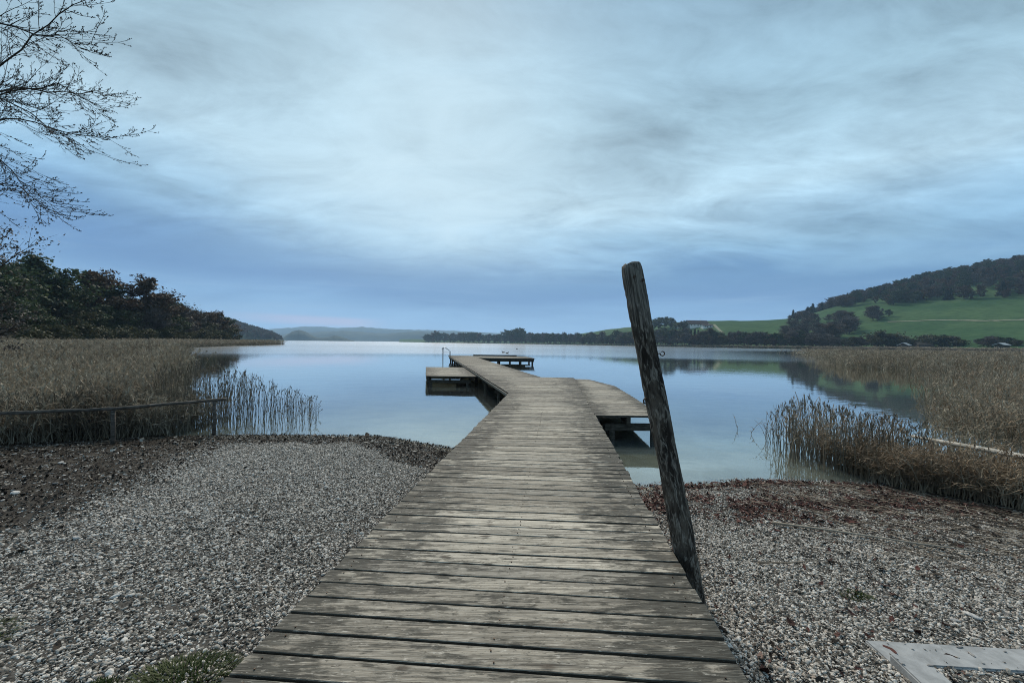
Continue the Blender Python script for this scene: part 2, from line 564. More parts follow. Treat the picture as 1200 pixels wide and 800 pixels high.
def scatter(name, pts, rots, scls, idx, srcs, parent=None):
    """one object of many instances (uncountable stuff)"""
    pts = np.asarray(pts, dtype=np.float32)
    n = len(pts)
    me = bpy.data.meshes.new(name)
    me.vertices.add(n)
    me.vertices.foreach_set('co', pts.ravel())
    for an, arr, ty, key in (('rot', rots, 'FLOAT_VECTOR', 'vector'), ('scl', scls, 'FLOAT_VECTOR', 'vector'), ('idx', idx, 'INT', 'value')):
        at = me.attributes.new(an, ty, 'POINT')
        at.data.foreach_set(key, np.asarray(arr, dtype=np.float32 if ty != 'INT' else np.int32).ravel())
    o = bpy.data.objects.new(name, me)
    COL.objects.link(o)
    o.parent = parent
    g = bpy.data.node_groups.new(name + '_scatter', 'GeometryNodeTree')
    g.interface.new_socket('Geometry', in_out='INPUT', socket_type='NodeSocketGeometry')
    g.interface.new_socket('Geometry', in_out='OUTPUT', socket_type='NodeSocketGeometry')
    nd = g.nodes
    gi, go = nd.new('NodeGroupInput'), nd.new('NodeGroupOutput')
    join = nd.new('GeometryNodeJoinGeometry')
    for s in srcs:
        oi = nd.new('GeometryNodeObjectInfo')
        oi.inputs['Object'].default_value = s
        oi.inputs['As Instance'].default_value = True
        g.links.new(oi.outputs['Geometry'], join.inputs[0])
    iop = nd.new('GeometryNodeInstanceOnPoints')

    def attr(nm, ty):
        a = nd.new('GeometryNodeInputNamedAttribute')
        a.data_type = ty
        a.inputs['Name'].default_value = nm
        return a.outputs[0]
    e2r = nd.new('FunctionNodeEulerToRotation')
    g.links.new(attr('rot', 'FLOAT_VECTOR'), e2r.inputs[0])
    g.links.new(gi.outputs[0], iop.inputs['Points'])
    g.links.new(join.outputs[0], iop.inputs['Instance'])
    iop.inputs['Pick Instance'].default_value = True
    g.links.new(attr('idx', 'INT'), iop.inputs['Instance Index'])
    g.links.new(e2r.outputs[0], iop.inputs['Rotation'])
    g.links.new(attr('scl', 'FLOAT_VECTOR'), iop.inputs['Scale'])
    g.links.new(iop.outputs[0], go.inputs[0])
    md = o.modifiers.new('scatter', 'NODES')
    md.node_group = g
    return o


def src(name, mb, mat, smooth=False):
    return mb.build(name, mat, None, smooth, link=False)


# value noise in numpy for terrain
_perm = RNG.random((256, 256))


def vnoise(x, y):
    xi, yi = np.floor(x).astype(int), np.floor(y).astype(int)
    fx, fy = x - xi, y - yi
    fx, fy = fx * fx * (3 - 2 * fx), fy * fy * (3 - 2 * fy)
    g = lambda a, b: _perm[a % 256, b % 256]
    return (g(xi, yi) * (1 - fx) + g(xi + 1, yi) * fx) * (1 - fy) + (g(xi, yi + 1) * (1 - fx) + g(xi + 1, yi + 1) * fx) * fy


def fbm(x, y, o=4):
    s, a = 0, .5
    for i in range(o):
        s = s + a * (vnoise(x * 2 ** i + 17 * i, y * 2 ** i - 9 * i) - .5)
        a *= .5
    return s


def sstep(v, a, b):
    t = np.clip((v - a) / (b - a), 0, 1)
    return t * t * (3 - 2 * t)


# ------------------------------------------------------------------ ground sheet: beach, banks, lake bed
WX = [-60, -20, -7.7, -5.8, -3.1, -1.4, 0, 2, 4.1, 5.4, 5.8, 6.4, 9, 60]
WY = [8.5, 8.2, 8.3, 8.55, 8.6, 7.8, 6.8, 5.75, 6.05, 5.98, 5.95, 5.85, 5.3, 4.0]
LY = [-4000, 0, 8, 20, 40, 75, 120, 180, 235, 300, 4000]
LX = [-30, -16, -18, -32, -52, -88, -108, -130, -158, -420, -2500]
RY = [-4000, 0, 5, 10, 30, 60, 150, 4000]
RX = [20, 14, 15, 26, 70, 130, 260, 6000]


def ground_h(x, y):
    x, y = np.asarray(x, float), np.asarray(y, float)
    yw = np.interp(x, WX, WY) + .25 * fbm(x * 1.1, y * .3 + 4, 3)
    t = yw - y
    land = .56 * (1 - np.exp(-np.maximum(t, 0) * .17))
    land = land + np.where(t > .3, .05 * fbm(x * 1.4, y * 1.4, 3), 0) + .015 * fbm(x * 7, y * 7, 2) * (t > 0)
    bed = -np.minimum(.055 * np.maximum(-t, 0), 2.6) - .1 * sstep(-t, 6, 14)
    h = np.where(t > 0, land, bed)
    lx = np.interp(y, LY, LX)
    h = np.maximum(h, np.clip((lx - x) * .06, -3, .7 + .004 * np.maximum(lx - x, 0)))
    rx = np.interp(y, RY, RX)
    h = np.maximum(h, np.clip((x - rx) * .06, -3, .7))
    return h


def gh(x, y):
    return float(ground_h(np.array([x]), np.array([y]))[0])


def grid_mesh(name, X, Y, Z, mat):
    ny, nx = X.shape
    V = np.stack([X, Y, Z], -1).reshape(-1, 3)
    i = np.arange(ny - 1)[:, None] * nx + np.arange(nx - 1)[None, :]
    F = np.stack([i, i + 1, i + nx + 1, i + nx], -1).reshape(-1, 4)
    me = bpy.data.meshes.new(name)
    me.from_pydata(V.tolist(), [], F.tolist())
    me.polygons.foreach_set('use_smooth', [True] * len(me.polygons))
    me.materials.append(M[mat])
    me.update()
    o = bpy.data.objects.new(name, me)
    COL.objects.link(o)
    return o


u = np.linspace(-1, 1, 321)
sx = 4.0 * np.sinh(u * 7.55)
sy = 4.0 * np.sinh(u * 7.55) + 4
X, Y = np.meshgrid(sx, sy)
tag(grid_mesh('ground', X, Y, ground_h(X, Y), 'ground'), 'pale gravel beach running down into the lake bed', 'ground', kind='structure')

mb = MB()
mb.v = [(-5000, -300, 0), (5000, -300, 0), (5000, 5600, 0), (-5000, 5600, 0)]
mb.f = [(0, 1, 2, 3)]
tag(mb.build('lake_water', 'water'), 'calm lake reflecting the cloudy sky', 'water', kind='structure')

# ------------------------------------------------------------------ hills beyond the lake, in polar strips (a = x / y)
HA = [-.30, -.22, 0, .12, .227, .32, .4545, .545, .68, .75, .78, .80, .91, 1.0, 1.136, 1.25, 1.364, 1.6, 2.0, 2.6]
HS = [1250, 1080, 850, 720, 600, 510, 420, 375, 330, 312, 306, 302, 275, 258, 235, 215, 200, 175, 150, 120]
HR = [1700, 1500, 1250, 1050, 900, 760, 640, 600, 570, 575, 590, 595, 620, 630, 640, 645, 650, 600, 520, 420]
HE = [2, 2.5, 3, 6, 14.6, 19.6, 25, 27.8, 29.5, 31, 33, 37, 52, 62, 77, 88, 97, 98, 92, 85]   # ridge, px at f = 440


def hill_h(a, y):
    ys, yr, he = np.interp(a, HA, HS), np.interp(a, HA, HR), np.interp(a, HA, HE)
    hr = he * yr / 440.0 + CAM_H
    s = (y - ys) / (yr - ys)
    e = np.clip(s, 0, 1)
    prof = .28 * e + .72 * e * e * (3 - 2 * e)
    h = hr * prof
    back = np.clip(s - 1, 0, 3)
    h = h * (1 - .45 * sstep(back, 0, 1.2))
    h = h + np.where(s > 0, 1.2 + 6 * fbm(a * 9, y / 90, 3) * np.clip(s * 3, 0, 1), -2.5 * np.clip(-s * 20, 0, 1))
    return h


ga = np.interp(np.linspace(0, 1, 260), [0, 1], [-.30, 2.6])
gs = np.concatenate([np.linspace(-.05, .04, 6), np.linspace(.06, 1.25, 60), np.linspace(1.3, 2.6, 10)])
A, S = np.meshgrid(ga, gs)
YS, YR = np.interp(A, HA, HS), np.interp(A, HA, HR)
YY = YS + S * (YR - YS)
tag(grid_mesh('meadow_hill', A * YY, YY, hill_h(A, YY), 'meadow'), 'green grass hillside rising beyond the lake', 'hill', kind='structure')


def ridge(name, mat, pts, y, depth, label, rough=.12, freq=30):
    """a far wooded ridge: pts = (px, height px above horizon) at distance y"""
    px = np.array([p[0] for p in pts], float)
    hp = np.array([p[1] for p in pts], float)
    q = np.linspace(px[0], px[-1], 420)
    hh = np.interp(q, px, hp) * y / 440
    a = (q - 600) / 440
    s = np.linspace(-1, 1, 15)
    AA, SS = np.meshgrid(a, s)
    HH = np.tile(hh, (len(s), 1)) * np.sqrt(np.clip(1 - SS ** 2, 0, 1))
    Yy = y + SS * depth
    HH = HH * (1 + rough * 2 * fbm(AA * freq, SS * 5 + 3, 4)) - 1.0
    return tag(grid_mesh(name, AA * Yy, Yy, HH, mat), label, 'hill', kind='structure')


ridge('wooded_headland', 'far_hill', [(60, 30), (150, 28), (230, 27), (262, 24.5), (275, 21), (290, 16), (305, 12), (318, 8), (327, 4), (332, 1), (336, -1)], 900, 170, 'dark wooded headland sloping down to the lake', .16, 60)
ridge('far_hill', 'far_hill', [(322, -1), (334, 5), (342, 10.5), (350, 13), (358, 11), (366, 6), (374, 3.5), (385, 5), (392, 7), (400, 5), (410, 2), (420, -1)], 2000, 120, 'small rounded wooded hill on the far shore', .1, 70)
ridge('far_hill', 'far_hill', [(300, 4), (340, 8), (380, 11), (400, 12), (430, 10), (450, 9), (470, 11), (490, 12), (510, 11), (540, 9), (600, 6), (700, 3)], 3300, 380, 'long low blue hill range across the lake', .16, 40)
ridge('far_hill', 'far_hill', [(120, 10), (300, 12), (345, 15), (375, 16.5), (400, 15), (425, 16), (450, 14.5), (500, 14), (560, 12), (640, 9), (800, 4)], 4700, 300, 'faintest blue hill range behind the others', .12, 40)


# ------------------------------------------------------------------ jetty
DECK = .63
TH = .045


def Lx(y):     # left edge of the walkway
    return np.interp(y, [-2, 1.69, 11.6, 43], [-1.75, -1.30, -.08, -7.25])


def Rx(y):
    return np.interp(y, [-2, 1.73, 17.05], [.68, 1.10, 2.83]) if y <= 17.05 else np.interp(y, [17.05, 43], [1.36, -4.62])


jetty = empty('jetty', (0, 2, 0))
tag(jetty, 'long grey weathered plank jetty with side platforms leading out over the lake', 'jetty')


def child(mbq, name, mat, bev=0, label=None, kind=None, smooth=False):
    o = mbq.build(name, mat, None, smooth)
    if bev:
        bevel_obj_mesh(o.data, bev)
    o.parent = jetty
    o.matrix_parent_inverse = Matrix.Translation((0, -2, 0))
    tag(o, label, None, None, kind)
    return o


PITCH = .1375


def plank_pts(y, xl, xr, xl2, xr2, ztop, wdt, skew):
    """eight corners: near edge xl..xr, far edge xl2..xr2; skew turns the plank about its centre"""
    ty = lambda x: -skew * (x - (xl + xr) / 2)
    j = random.uniform(-.006, .006)
    tilt = random.uniform(-.003, .003)
    z0, z1 = ztop - TH + j * .4, ztop + j * .4
    e = [random.uniform(-.012, .012) for _ in range(2)]
    a = (xl + e[0], y - wdt / 2); b = (xr + e[1], y - wdt / 2); c = (xr2 + e[1], y + wdt / 2); dd = (xl2 + e[0], y + wdt / 2)
    v = []
    for z in (z0, z1):
        for k, q in enumerate((a, b, c, dd)):
            v.append((q[0], q[1] + ty(q[0]), z + (tilt if k in (1, 2) else -tilt)))
    return v


BF = [(0, 3, 2, 1), (4, 5, 6, 7), (0, 1, 5, 4), (1, 2, 6, 5), (2, 3, 7, 6), (3, 0, 4, 7)]
far_planks = MB()
count = [0]


def add_plank(v, near):
    if near:
        q = MB()
        cx = sum(p[0] for p in v) / 8; cy = sum(p[1] for p in v) / 8; cz = v[4][2]
        q.v = [(p[0] - cx, p[1] - cy, p[2] - cz) for p in v]
        q.f = list(BF)
        o = q.build('plank', 'plank')
        bevel_obj_mesh(o.data, .003)
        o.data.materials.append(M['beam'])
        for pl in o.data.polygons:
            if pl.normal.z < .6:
                pl.material_index = 1  # plank sides coloured dark: painted shade for the gaps between boards
        o.location = (cx, cy - 2, cz)
        o.parent = jetty
        count[0] += 1
    else:
        b = len(far_planks.v)
        far_planks.v += v
        far_planks.f += [tuple(b + i for i in f) for f in BF]


y = .35
while y < 43:
    wdt = PITCH - random.uniform(.010, .017)
    sk = float(np.interp(y, [0, 11], [.085, 0.0]))
    n0, n1 = y - wdt / 2, y + wdt / 2
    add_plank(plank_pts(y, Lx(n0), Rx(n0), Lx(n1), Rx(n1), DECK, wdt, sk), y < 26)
    y += PITCH


def poly_x(poly, y):
    xs = []
    for (x0, y0), (x1, y1) in zip(poly, poly[1:] + poly[:1]):
        if (y0 - y) * (y1 - y) <= 0 and y0 != y1:
            xs.append(x0 + (x1 - x0) * (y - y0) / (y1 - y0))
    return (min(xs), max(xs)) if len(xs) > 1 else None


def platform(poly, ztop, near):
    ys = [p[1] for p in poly]
    y = min(ys) + PITCH / 2
    while y < max(ys):
        wdt = PITCH - random.uniform(.010, .017)
        a, b = poly_x(poly, max(y - wdt / 2, min(ys) + 1e-4)), poly_x(poly, min(y + wdt / 2, max(ys) - 1e-4))
        if a and b:
            add_plank(plank_pts(y, a[0], a[1], b[0], b[1], ztop, wdt, 0.0), near)
        y += PITCH


PR = [(1.86, 8.42), (3.43, 8.42), (3.95, 14.3), (3.45, 16.9), (2.83, 16.9)]
PL = [(-4.25, 18.6), (-1.70, 18.6), (-3.24, 25.2), (-5.75, 25.2)]
PT = [(-3.42, 38.0), (2.40, 38.0), (1.6, 43.0), (-4.57, 43.0)]
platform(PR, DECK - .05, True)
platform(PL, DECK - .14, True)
platform(PT, DECK - .01, False)
child(far_planks, 'far_planking', 'plank', kind='stuff')
# nail heads, two per bearer on every nearby board
nails = MB()
RN = random.Random(2)
yy = .35
while yy < 8.5:
    sk = float(np.interp(yy, [0, 11], [.085, 0.0]))
    xl, xr = float(Lx(yy)), float(Rx(yy))
    for f in (.045, .5, .955):
        for sg in (-.032, .032):
            if RN.random() < .3:
                continue
            nx = xl + (xr - xl) * f + RN.uniform(-.012, .012)
            ny = yy + sg + RN.uniform(-.006, .006) - sk * (nx - (xl + xr) / 2)
            nails.tube([(nx, ny, DECK - .01), (nx, ny, DECK + .0045)], [.004, .004], 6)
    yy += PITCH
child(nails, 'nail_heads', 'iron', kind='stuff')
# raised timber along the far edge of the end platform
child(MB().bar((-4.4, 42.9, DECK + .07), (.55, 42.9, DECK + .07), .14, .14), 'kerb_beam', 'beam', .01)


def stringer(a, b, z, wdt=.09, hgt=.16):
    child(MB().bar((a[0], a[1], z), (b[0], b[1], z), wdt, hgt), 'stringer', 'beam', .006)


zs = DECK - TH - .085
for f in (.04, .5, .96):
    X0 = lambda yy: Lx(yy) + (Rx(min(yy, 17.0)) - Lx(yy)) * f if yy < 11.7 else None
    stringer((X0(.2), .2), (X0(11.6), 11.6), zs)
for off in (.10, 1.25, 2.4):
    stringer((-.08 + off, 11.65), (-7.2 + off, 42.9), zs)
stringer((2.15, 11.65), (2.72, 16.9), zs)
for x0, x1 in ((1.95, 2.75), (2.65, 3.3), (3.34, 3.84)):
    stringer((x0, 8.46), (x1, 14.2 if x1 > 3.4 else 16.8), zs - .05)
for o in (.1, 1.2, 2.35):
    stringer((-4.25 + o, 18.65), (-5.75 + o, 25.1), zs - .14)
for yy in (38.12, 40.5, 42.8):
    stringer((-3.4 - (yy - 38) * .23, yy), (2.3 - (yy - 38) * .16, yy), zs - .01)

# thin grey edge boards on the outer section
child(MB().bar((-.115, 11.60, DECK - TH - .03), (-7.28, 43, DECK - TH - .03), .03, .075), 'edge_board', 'fascia', .004)


def pile_pair(y, xs, ztop, r=.085):
    for x in xs:
        b = min(gh(x, y), -.1) - .5
        mbp = MB().tube([(x, y, b), (x + random.uniform(-.01, .01), y, (b + ztop) / 2), (x, y, ztop)], [r * 1.05, r, r * .96], 10)
        child(mbp, 'pile', 'beam', smooth=False)
    mbc = MB().bar((min(xs) - .16, y, ztop - .075), (max(xs) + .16, y, ztop - .075), .13, .15)
    child(mbc, 'cross_beam', 'beam', .006)


zc_ = zs - .08
for y in (4.2, 6.6, 9.0, 11.3):
    pile_pair(y, (Lx(y) + .25, Rx(y) - .22), zc_)
for y in (14.2, 17.4, 20.6, 23.8, 27, 30.2, 33.4, 36.6, 39.8, 42.6):
    l = float(np.interp(y, [11.6, 43], [-.08, -7.25]))
    pile_pair(y, (l + .22, l + 2.35), zc_)
pile_pair(8.62, (2.3, 3.28), zc_ - .06)
pile_pair(12.0, (2.6, 3.6), zc_ - .06)
pile_pair(15.6, (2.95, 3.55), zc_ - .06)
pile_pair(18.85, (-4.05, -2.2), zc_ - .14)
pile_pair(22.0, (-4.8, -2.9), zc_ - .14)
pile_pair(24.9, (-5.5, -3.6), zc_ - .14)
for y in (38.3, 42.5):
    pile_pair(y, (-2.6, -1.4, -.2, .9, 1.95 if y > 40 else 2.1), zc_ - .02, .1)

# bathing ladder at the outer left corner
lad = empty('ladder')
lad.parent = jetty
lad.matrix_parent_inverse = Matrix.Translation((0, -2, 0))
lx, ly = -7.32, 42.1


def lrail(yy):
    pts = [(lx - .1, yy, -.7), (lx - .1, yy, DECK + .86)]
    for k in range(1, 7):
        an = math.pi * k / 12
        pts.append((lx - .1 + .22 * (1 - math.cos(an)), yy, DECK + .86 + .12 * math.sin(an)))
    pts += [(lx + .62, yy, DECK + .62), (lx + .68, yy, DECK + .5), (lx + .68, yy, DECK - .01)]
    mb_ = MB().tube(pts, [.024] * len(pts), 8)
    o = mb_.build('rail', 'steel', None, True)
    o.parent = lad
    o.matrix_parent_inverse = Matrix.Translation((0, -2, 0))


for yy in (ly, ly + .5):
    lrail(yy)
for k in range(5):
    z = -.55 + k * .26
    o = MB().tube([(lx - .1, ly, z), (lx - .1, ly + .5, z)], [.018, .018], 6).build('rung', 'steel')
    o.parent = lad
    o.matrix_parent_inverse = Matrix.Translation((0, -2, 0))
o = MB().tube([(lx - .1, ly, DECK + .45), (lx + .68, ly, DECK + .45)], [.014, .014], 6).build('cross_rail', 'steel')
o.parent = lad
o.matrix_parent_inverse = Matrix.Translation((0, -2, 0))

# ------------------------------------------------------------------ leaning mooring post
pb, pt = Vector((1.415, 2.83, .05)), Vector((.895, 2.80, 2.775))
root = empty('mooring_post', tuple(pb))
tag(root, 'dark leaning wooden mooring post with peeling bark beside the jetty', 'post')
ax = (pt - pb)
Lp = ax.length
NS, NR = 20, 90
mb = MB()
for i in range(NR + 1):
    t = i / NR
    z = t * Lp
    r0 = .0825 - .006 * t
    r0 *= 1 + .05 * math.sin(t * 9.0) * (1 - t) + .03 * math.sin(t * 21 + 1)
    if t > .985:
        r0 *= 1 - (t - .985) / .015 * .10
    cx_, cy_ = .012 * math.sin(t * 5), .010 * math.sin(t * 4 + 1)
    for j in range(NS):
        an = 2 * math.pi * j / NS
        nn = float(fbm(np.array([math.cos(an) * 2.2 + 7]), np.array([z * 7 + math.sin(an) * 2.2]), 4)[0])
        chip = max(0.0, nn - .06) * .10
        r = r0 * (1 + .10 * nn) - chip
        mb.v.append((cx_ + r * math.cos(an), cy_ + r * math.sin(an), z))
for i in range(NR):
    for j in range(NS):
        j2 = (j + 1) % NS
        mb.f.append((i * NS + j, i * NS + j2, (i + 1) * NS + j2, (i + 1) * NS + j))
b = len(mb.v)
for j in range(NS):
    v = mb.v[NR * NS + j]
    mb.v.append((v[0] * .8, v[1] * .8, Lp + .010 + .006 * math.sin(j * 2.1)))
for j in range(NS):
    j2 = (j + 1) % NS
    mb.f.append((NR * NS + j, NR * NS + j2, b + j2, b + j))
mb.f.append(tuple(b + j for j in range(NS)))
trunk = mb.build('shaft', 'post', root, True)
trunk.rotation_euler = ax.to_track_quat('Z', 'Y').to_euler()


def on_post(z):
    return ax * (z / Lp)


# iron ring eye on the right, hook on the left, two bolts near the top
c = on_post(2.10) + Vector((.078, -.01, 0))
pts = [c + Vector((-.03, 0, 0)), c + Vector((.008, 0, 0))]
for k in range(11):
    an = -math.pi + 2 * math.pi * k / 11 * .92
    pts.append(c + Vector((.022 + .016 * math.cos(an), 0, .016 * math.sin(an))))
MB().tube(pts, [.0042] * len(pts), 6).build('ring_eye', 'iron', root, True)
c = on_post(1.76) + Vector((-.082, -.02, 0))
pts = [c + Vector((.03, 0, 0)), c + Vector((-.012, 0, 0)), c + Vector((-.02, 0, -.012)), c + Vector((-.018, 0, -.034)), c + Vector((-.006, 0, -.038))]
MB().tube(pts, [.006] * len(pts), 6).build('hook', 'iron', root, True)
for dx_, z in ((-.030, 2.67), (.028, 2.645)):
    c = on_post(z) + Vector((dx_, -.068, 0))
    MB().tube([c, c + Vector((0, -.016, 0))], [.011, .010], 8).build('bolt', 'iron', root)

# ------------------------------------------------------------------ rail fence on the left of the beach
fp = [(-6.72, 8.50), (-7.80, 7.36), (-9.3, 6.72), (-11.2, 6.1)]
fence = empty('rail_fence', (-7.8, 7.36, gh(-7.8, 7.36)))
tag(fence, 'low rustic round-pole rail fence at the edge of the reeds', 'fence')
inv_ = Matrix.Translation(-fence.location)
RZ = [.80, .795, .80, .82]
for i, (x, y) in enumerate(fp):
    g = gh(x, y)
    o = MB().tube([(x, y, g - .3), (x + .01, y, (g + RZ[i]) / 2), (x, y, RZ[i] - .03)], [.038, .035, .034], 9).build('post', 'rail', None, True)
    o.parent = fence; o.matrix_parent_inverse = inv_
for i in range(3):
    a, b = Vector((*fp[i], RZ[i])), Vector((*fp[i + 1], RZ[i + 1]))
    dv = (b - a).normalized()
    a2 = a - dv * (.22 if i == 0 else .06); b2 = b + dv * .06
    pts = [a2.lerp(b2, k / 8) + Vector((0, 0, .004 * math.sin(k * 1.7 + i))) for k in range(9)]
    o = MB().tube(pts, [.034 + .003 * math.sin(k * 2.3) for k in range(9)], 9).build('rail', 'rail', None, True)
    o.parent = fence; o.matrix_parent_inverse = inv_

# ------------------------------------------------------------------ concrete edging in the gravel, bottom right


def slab(name, p0, p1, wdt, label):
    p0, p1 = Vector(p0), Vector(p1)
    L = (p1 - p0).length
    g = max(gh(p0.x, p0.y), gh(p1.x, p1.y)) + .016
    o = MB().box((-L / 2, -wdt / 2, -.16), (L / 2, wdt / 2, 0)).build(name, 'concrete')
    bevel_obj_mesh(o.data, .008, 2)
    mid = (p0 + p1) / 2
    o.location = (mid.x, mid.y, g)
    o.rotation_euler = (0, 0, math.atan2(p1.y - p0.y, p1.x - p0.x))
    return tag(o, label, 'kerb', 'concrete edging slabs set in the gravel')


slab('kerb_slab', (2.32, 2.37), (3.75, 2.28), .185, 'pale concrete edging slab running away from the jetty across the gravel')
slab('kerb_slab', (2.405, 2.275), (2.25, 1.1), .185, 'pale concrete edging slab running alongside the jetty, butting the other slab')

# ------------------------------------------------------------------ bleached log in the reeds on the right
rf2 = empty('rail_fence', (8.3, 7.5, gh(8.3, 7.5)))
tag(rf2, 'low bleached pole rail standing among the rust brown reeds', 'fence')
inv2 = Matrix.Translation(-rf2.location)
lp = [(8.38, 7.85, .33), (8.30, 7.5, .36), (8.17, 6.8, .425), (8.0, 5.86, .50), (7.84, 5.1, .56), (7.7, 4.4, .61), (7.5, 3.4, .66)]
o = MB().tube(lp, [.030, .034, .040, .046, .050, .050, .05], 9).build('rail', 'log', None, True)
o.parent = rf2; o.matrix_parent_inverse = inv2
for x, y, zt in ((8.28, 7.4, .35), (7.72, 4.5, .60)):
    o = MB().tube([(x, y, gh(x, y) - .4), (x, y, zt)], [.04, .036], 8).build('post', 'rail', None, True)
    o.parent = rf2; o.matrix_parent_inverse = inv2

# ------------------------------------------------------------------ trees


def rot_to(v, axis, ang):
    return Matrix.Rotation(ang, 3, axis) @ v


def leaf_quads(C, size, rng, flat=.5):
    n = len(C)
    d1 = rng.normal(size=(n, 3)); d1 /= np.linalg.norm(d1, axis=1)[:, None]
    d2 = rng.normal(size=(n, 3)); d2[:, 2] *= flat
    d2 -= d1 * (d1 * d2).sum(1)[:, None]; d2 /= np.linalg.norm(d2, axis=1)[:, None] + 1e-9
    s = size * rng.uniform(.55, 1.25, n)[:, None]
    a, bq = d1 * s * .75, d2 * s * .42
    return np.stack([C - a, C + bq - a * .1, C + a, C - bq - a * .1], 1)


def gen_tree(seed, h, spread, leaf_n, leaf_size, bare=0.0, low=.12, lobes=16, up=.5, clump=.5, n_twig=5):
    """returns trunk MB and crown MB; h metres tall"""
    rng = np.random.default_rng(seed)
    R = random.Random(seed)
    tr, cr = MB(), MB()
    k = 9
    tp = []
    x = y_ = 0
    for i in range(k):
        t = i / (k - 1)
        x += R.uniform(-.02, .02) * h * .6; y_ += R.uniform(-.02, .02) * h * .6
        tp.append(Vector((x * t, y_ * t, t * h * .86 - .3)))
    r0 = h * .017
    tr.tube(tp, [r0 * (1.25 if i == 0 else 1) * (1 - .86 * i / (k - 1)) for i in range(k)], 7)
    ends = []
    for i in range(lobes):
        t = low + (1 - low) * ((i + R.uniform(0, .9)) / lobes)
        kk = min(int(t * (k - 1)), k - 2)
        fr = t * (k - 1) - kk
        p0 = tp[kk].lerp(tp[kk + 1], fr)
        an = i * 2.4 + R.uniform(-.5, .5)
        prof = math.sin(math.pi * min(1, (t - low) / (1 - low) * .78 + .2)) ** .7
        L = spread * prof * R.uniform(.6, 1.15)
        el = up + .7 * t * R.uniform(.5, 1.1)
        dv = Vector((math.cos(an) * math.cos(el), math.sin(an) * math.cos(el), math.sin(el)))
        pts = [p0]
        nseg = 5
        for s in range(nseg):
            dv = (dv + Vector((R.uniform(-.3, .3), R.uniform(-.3, .3), R.uniform(-.1, .22)))).normalized()
            pts.append(pts[-1] + dv * L / nseg)
        rr = r0 * (1 - .8 * t) * .55
        tr.tube(pts, [rr * (1 - .85 * s / nseg) for s in range(nseg + 1)], 5, False)
        for s in range(2, nseg + 1):
            for q in range(n_twig - 2):
                dv2 = (dv + Vector((R.uniform(-1, 1), R.uniform(-1, 1), R.uniform(-.4, .8)))).normalized()
                L2 = L * R.uniform(.18, .42)
                e = pts[s] + dv2 * L2
                mid = pts[s].lerp(e, .5) + Vector((0, 0, L2 * .06))
                tr.tube([pts[s], mid, e], [rr * .22, rr * .14, rr * .05], 3, False)
                ends.append((e, L2)); ends.append((mid, L2))
        ends.append((pts[-1], L * .3))
    for s in range(5):
        ends.append((tp[-1] + Vector((R.uniform(-.05, .05), R.uniform(-.05, .05), R.uniform(0, .12))) * h, h * .1))
    ec = np.array([e[0] for e in ends]); es = np.array([e[1] for e in ends])
    if bare > 0:
        # twiggy crown: thin slivers fanned out from the branch ends
        nn = leaf_n
        pick = rng.integers(0, len(ec), nn)
        st = ec[pick] + rng.normal(size=(nn, 3)) * .05 * spread
        dd = rng.normal(size=(nn, 3)); dd[:, 2] = np.abs(dd[:, 2]) * .9 + .1
        dd += (ec[pick] - np.array([0, 0, h * .5])) / spread * .8
        dd /= np.linalg.norm(dd, axis=1)[:, None]
        ln = spread * rng.uniform(.10, .30, nn)[:, None]
        sd_ = np.cross(dd, rng.normal(size=(nn, 3))); sd_ /= np.linalg.norm(sd_, axis=1)[:, None] + 1e-9
        wd = leaf_size * .10
        cr.quads(np.stack([st - sd_ * wd, st + sd_ * wd, st + dd * ln + sd_ * wd * .4, st + dd * ln - sd_ * wd * .4], 1))
        leaf_n = int(leaf_n * (1 - bare))
    if leaf_n > 0:
        wgt = rng.random(len(ec)) ** 1.5 + .08
        pick = rng.choice(len(ec), leaf_n, p=wgt / wgt.sum())
        off = np.clip(rng.normal(size=(leaf_n, 3)), -1.5, 1.5) * (es[pick] * clump)[:, None]
        off[:, 2] *= .6
        cr.quads(leaf_quads(ec[pick] + off, leaf_size, rng))
    return tr, cr


def gen_conifer(seed, h, spread, n, leaf_size):
    rng = np.random.default_rng(seed)
    R = random.Random(seed)
    tr, cr = MB(), MB()
    tr.tube([(0, 0, -.3), (0, 0, h * .5), (0, 0, h)], [h * .016, h * .01, .02], 6)
    Cs = []
    for i in range(70):
        t = .08 + .9 * i / 70
        an = i * 2.4 + R.uniform(-.4, .4)
        L = spread * (1 - t) ** .85 * R.uniform(.75, 1.15)
        z = t * h
        e = Vector((math.cos(an) * L, math.sin(an) * L, z - L * .22))
        tr.tube([(0, 0, z), tuple(e)], [.03, .008], 3, False)
        m_ = max(6, int(n / 70 * (1.7 * (1 - t) + .3)))
        q = rng.random(m_) ** .7
        base = np.array([0, 0, z]) * (1 - q)[:, None] + np.array(e) * q[:, None]
        Cs.append(base + rng.normal(size=(m_, 3)) * np.array([.10, .10, .05]) * spread)
    cr.quads(leaf_quads(np.concatenate(Cs), leaf_size, rng))
    return tr, cr


class Kind:
    """a tree kind: two meshes shared by every copy"""
    def __init__(s, name, gen, mat, h):
        t, c = gen
        s.name, s.h = name, h
        s.t = t.mesh('trunk', 'bark', True)
        s.c = c.mesh('crown', mat)

    def plant(s, x, y, z, h, rz, label, group, cat='tree', wide=1.0):
        e = empty(s.name, (x, y, z), rz)
        k = h / s.h
        e.scale = (k * wide, k * wide, k)
        for nm, me in (('trunk', s.t), ('crown', s.c)):
            o = bpy.data.objects.new(nm, me)
            COL.objects.link(o)
            o.parent = e
        return tag(e, label, cat, group)


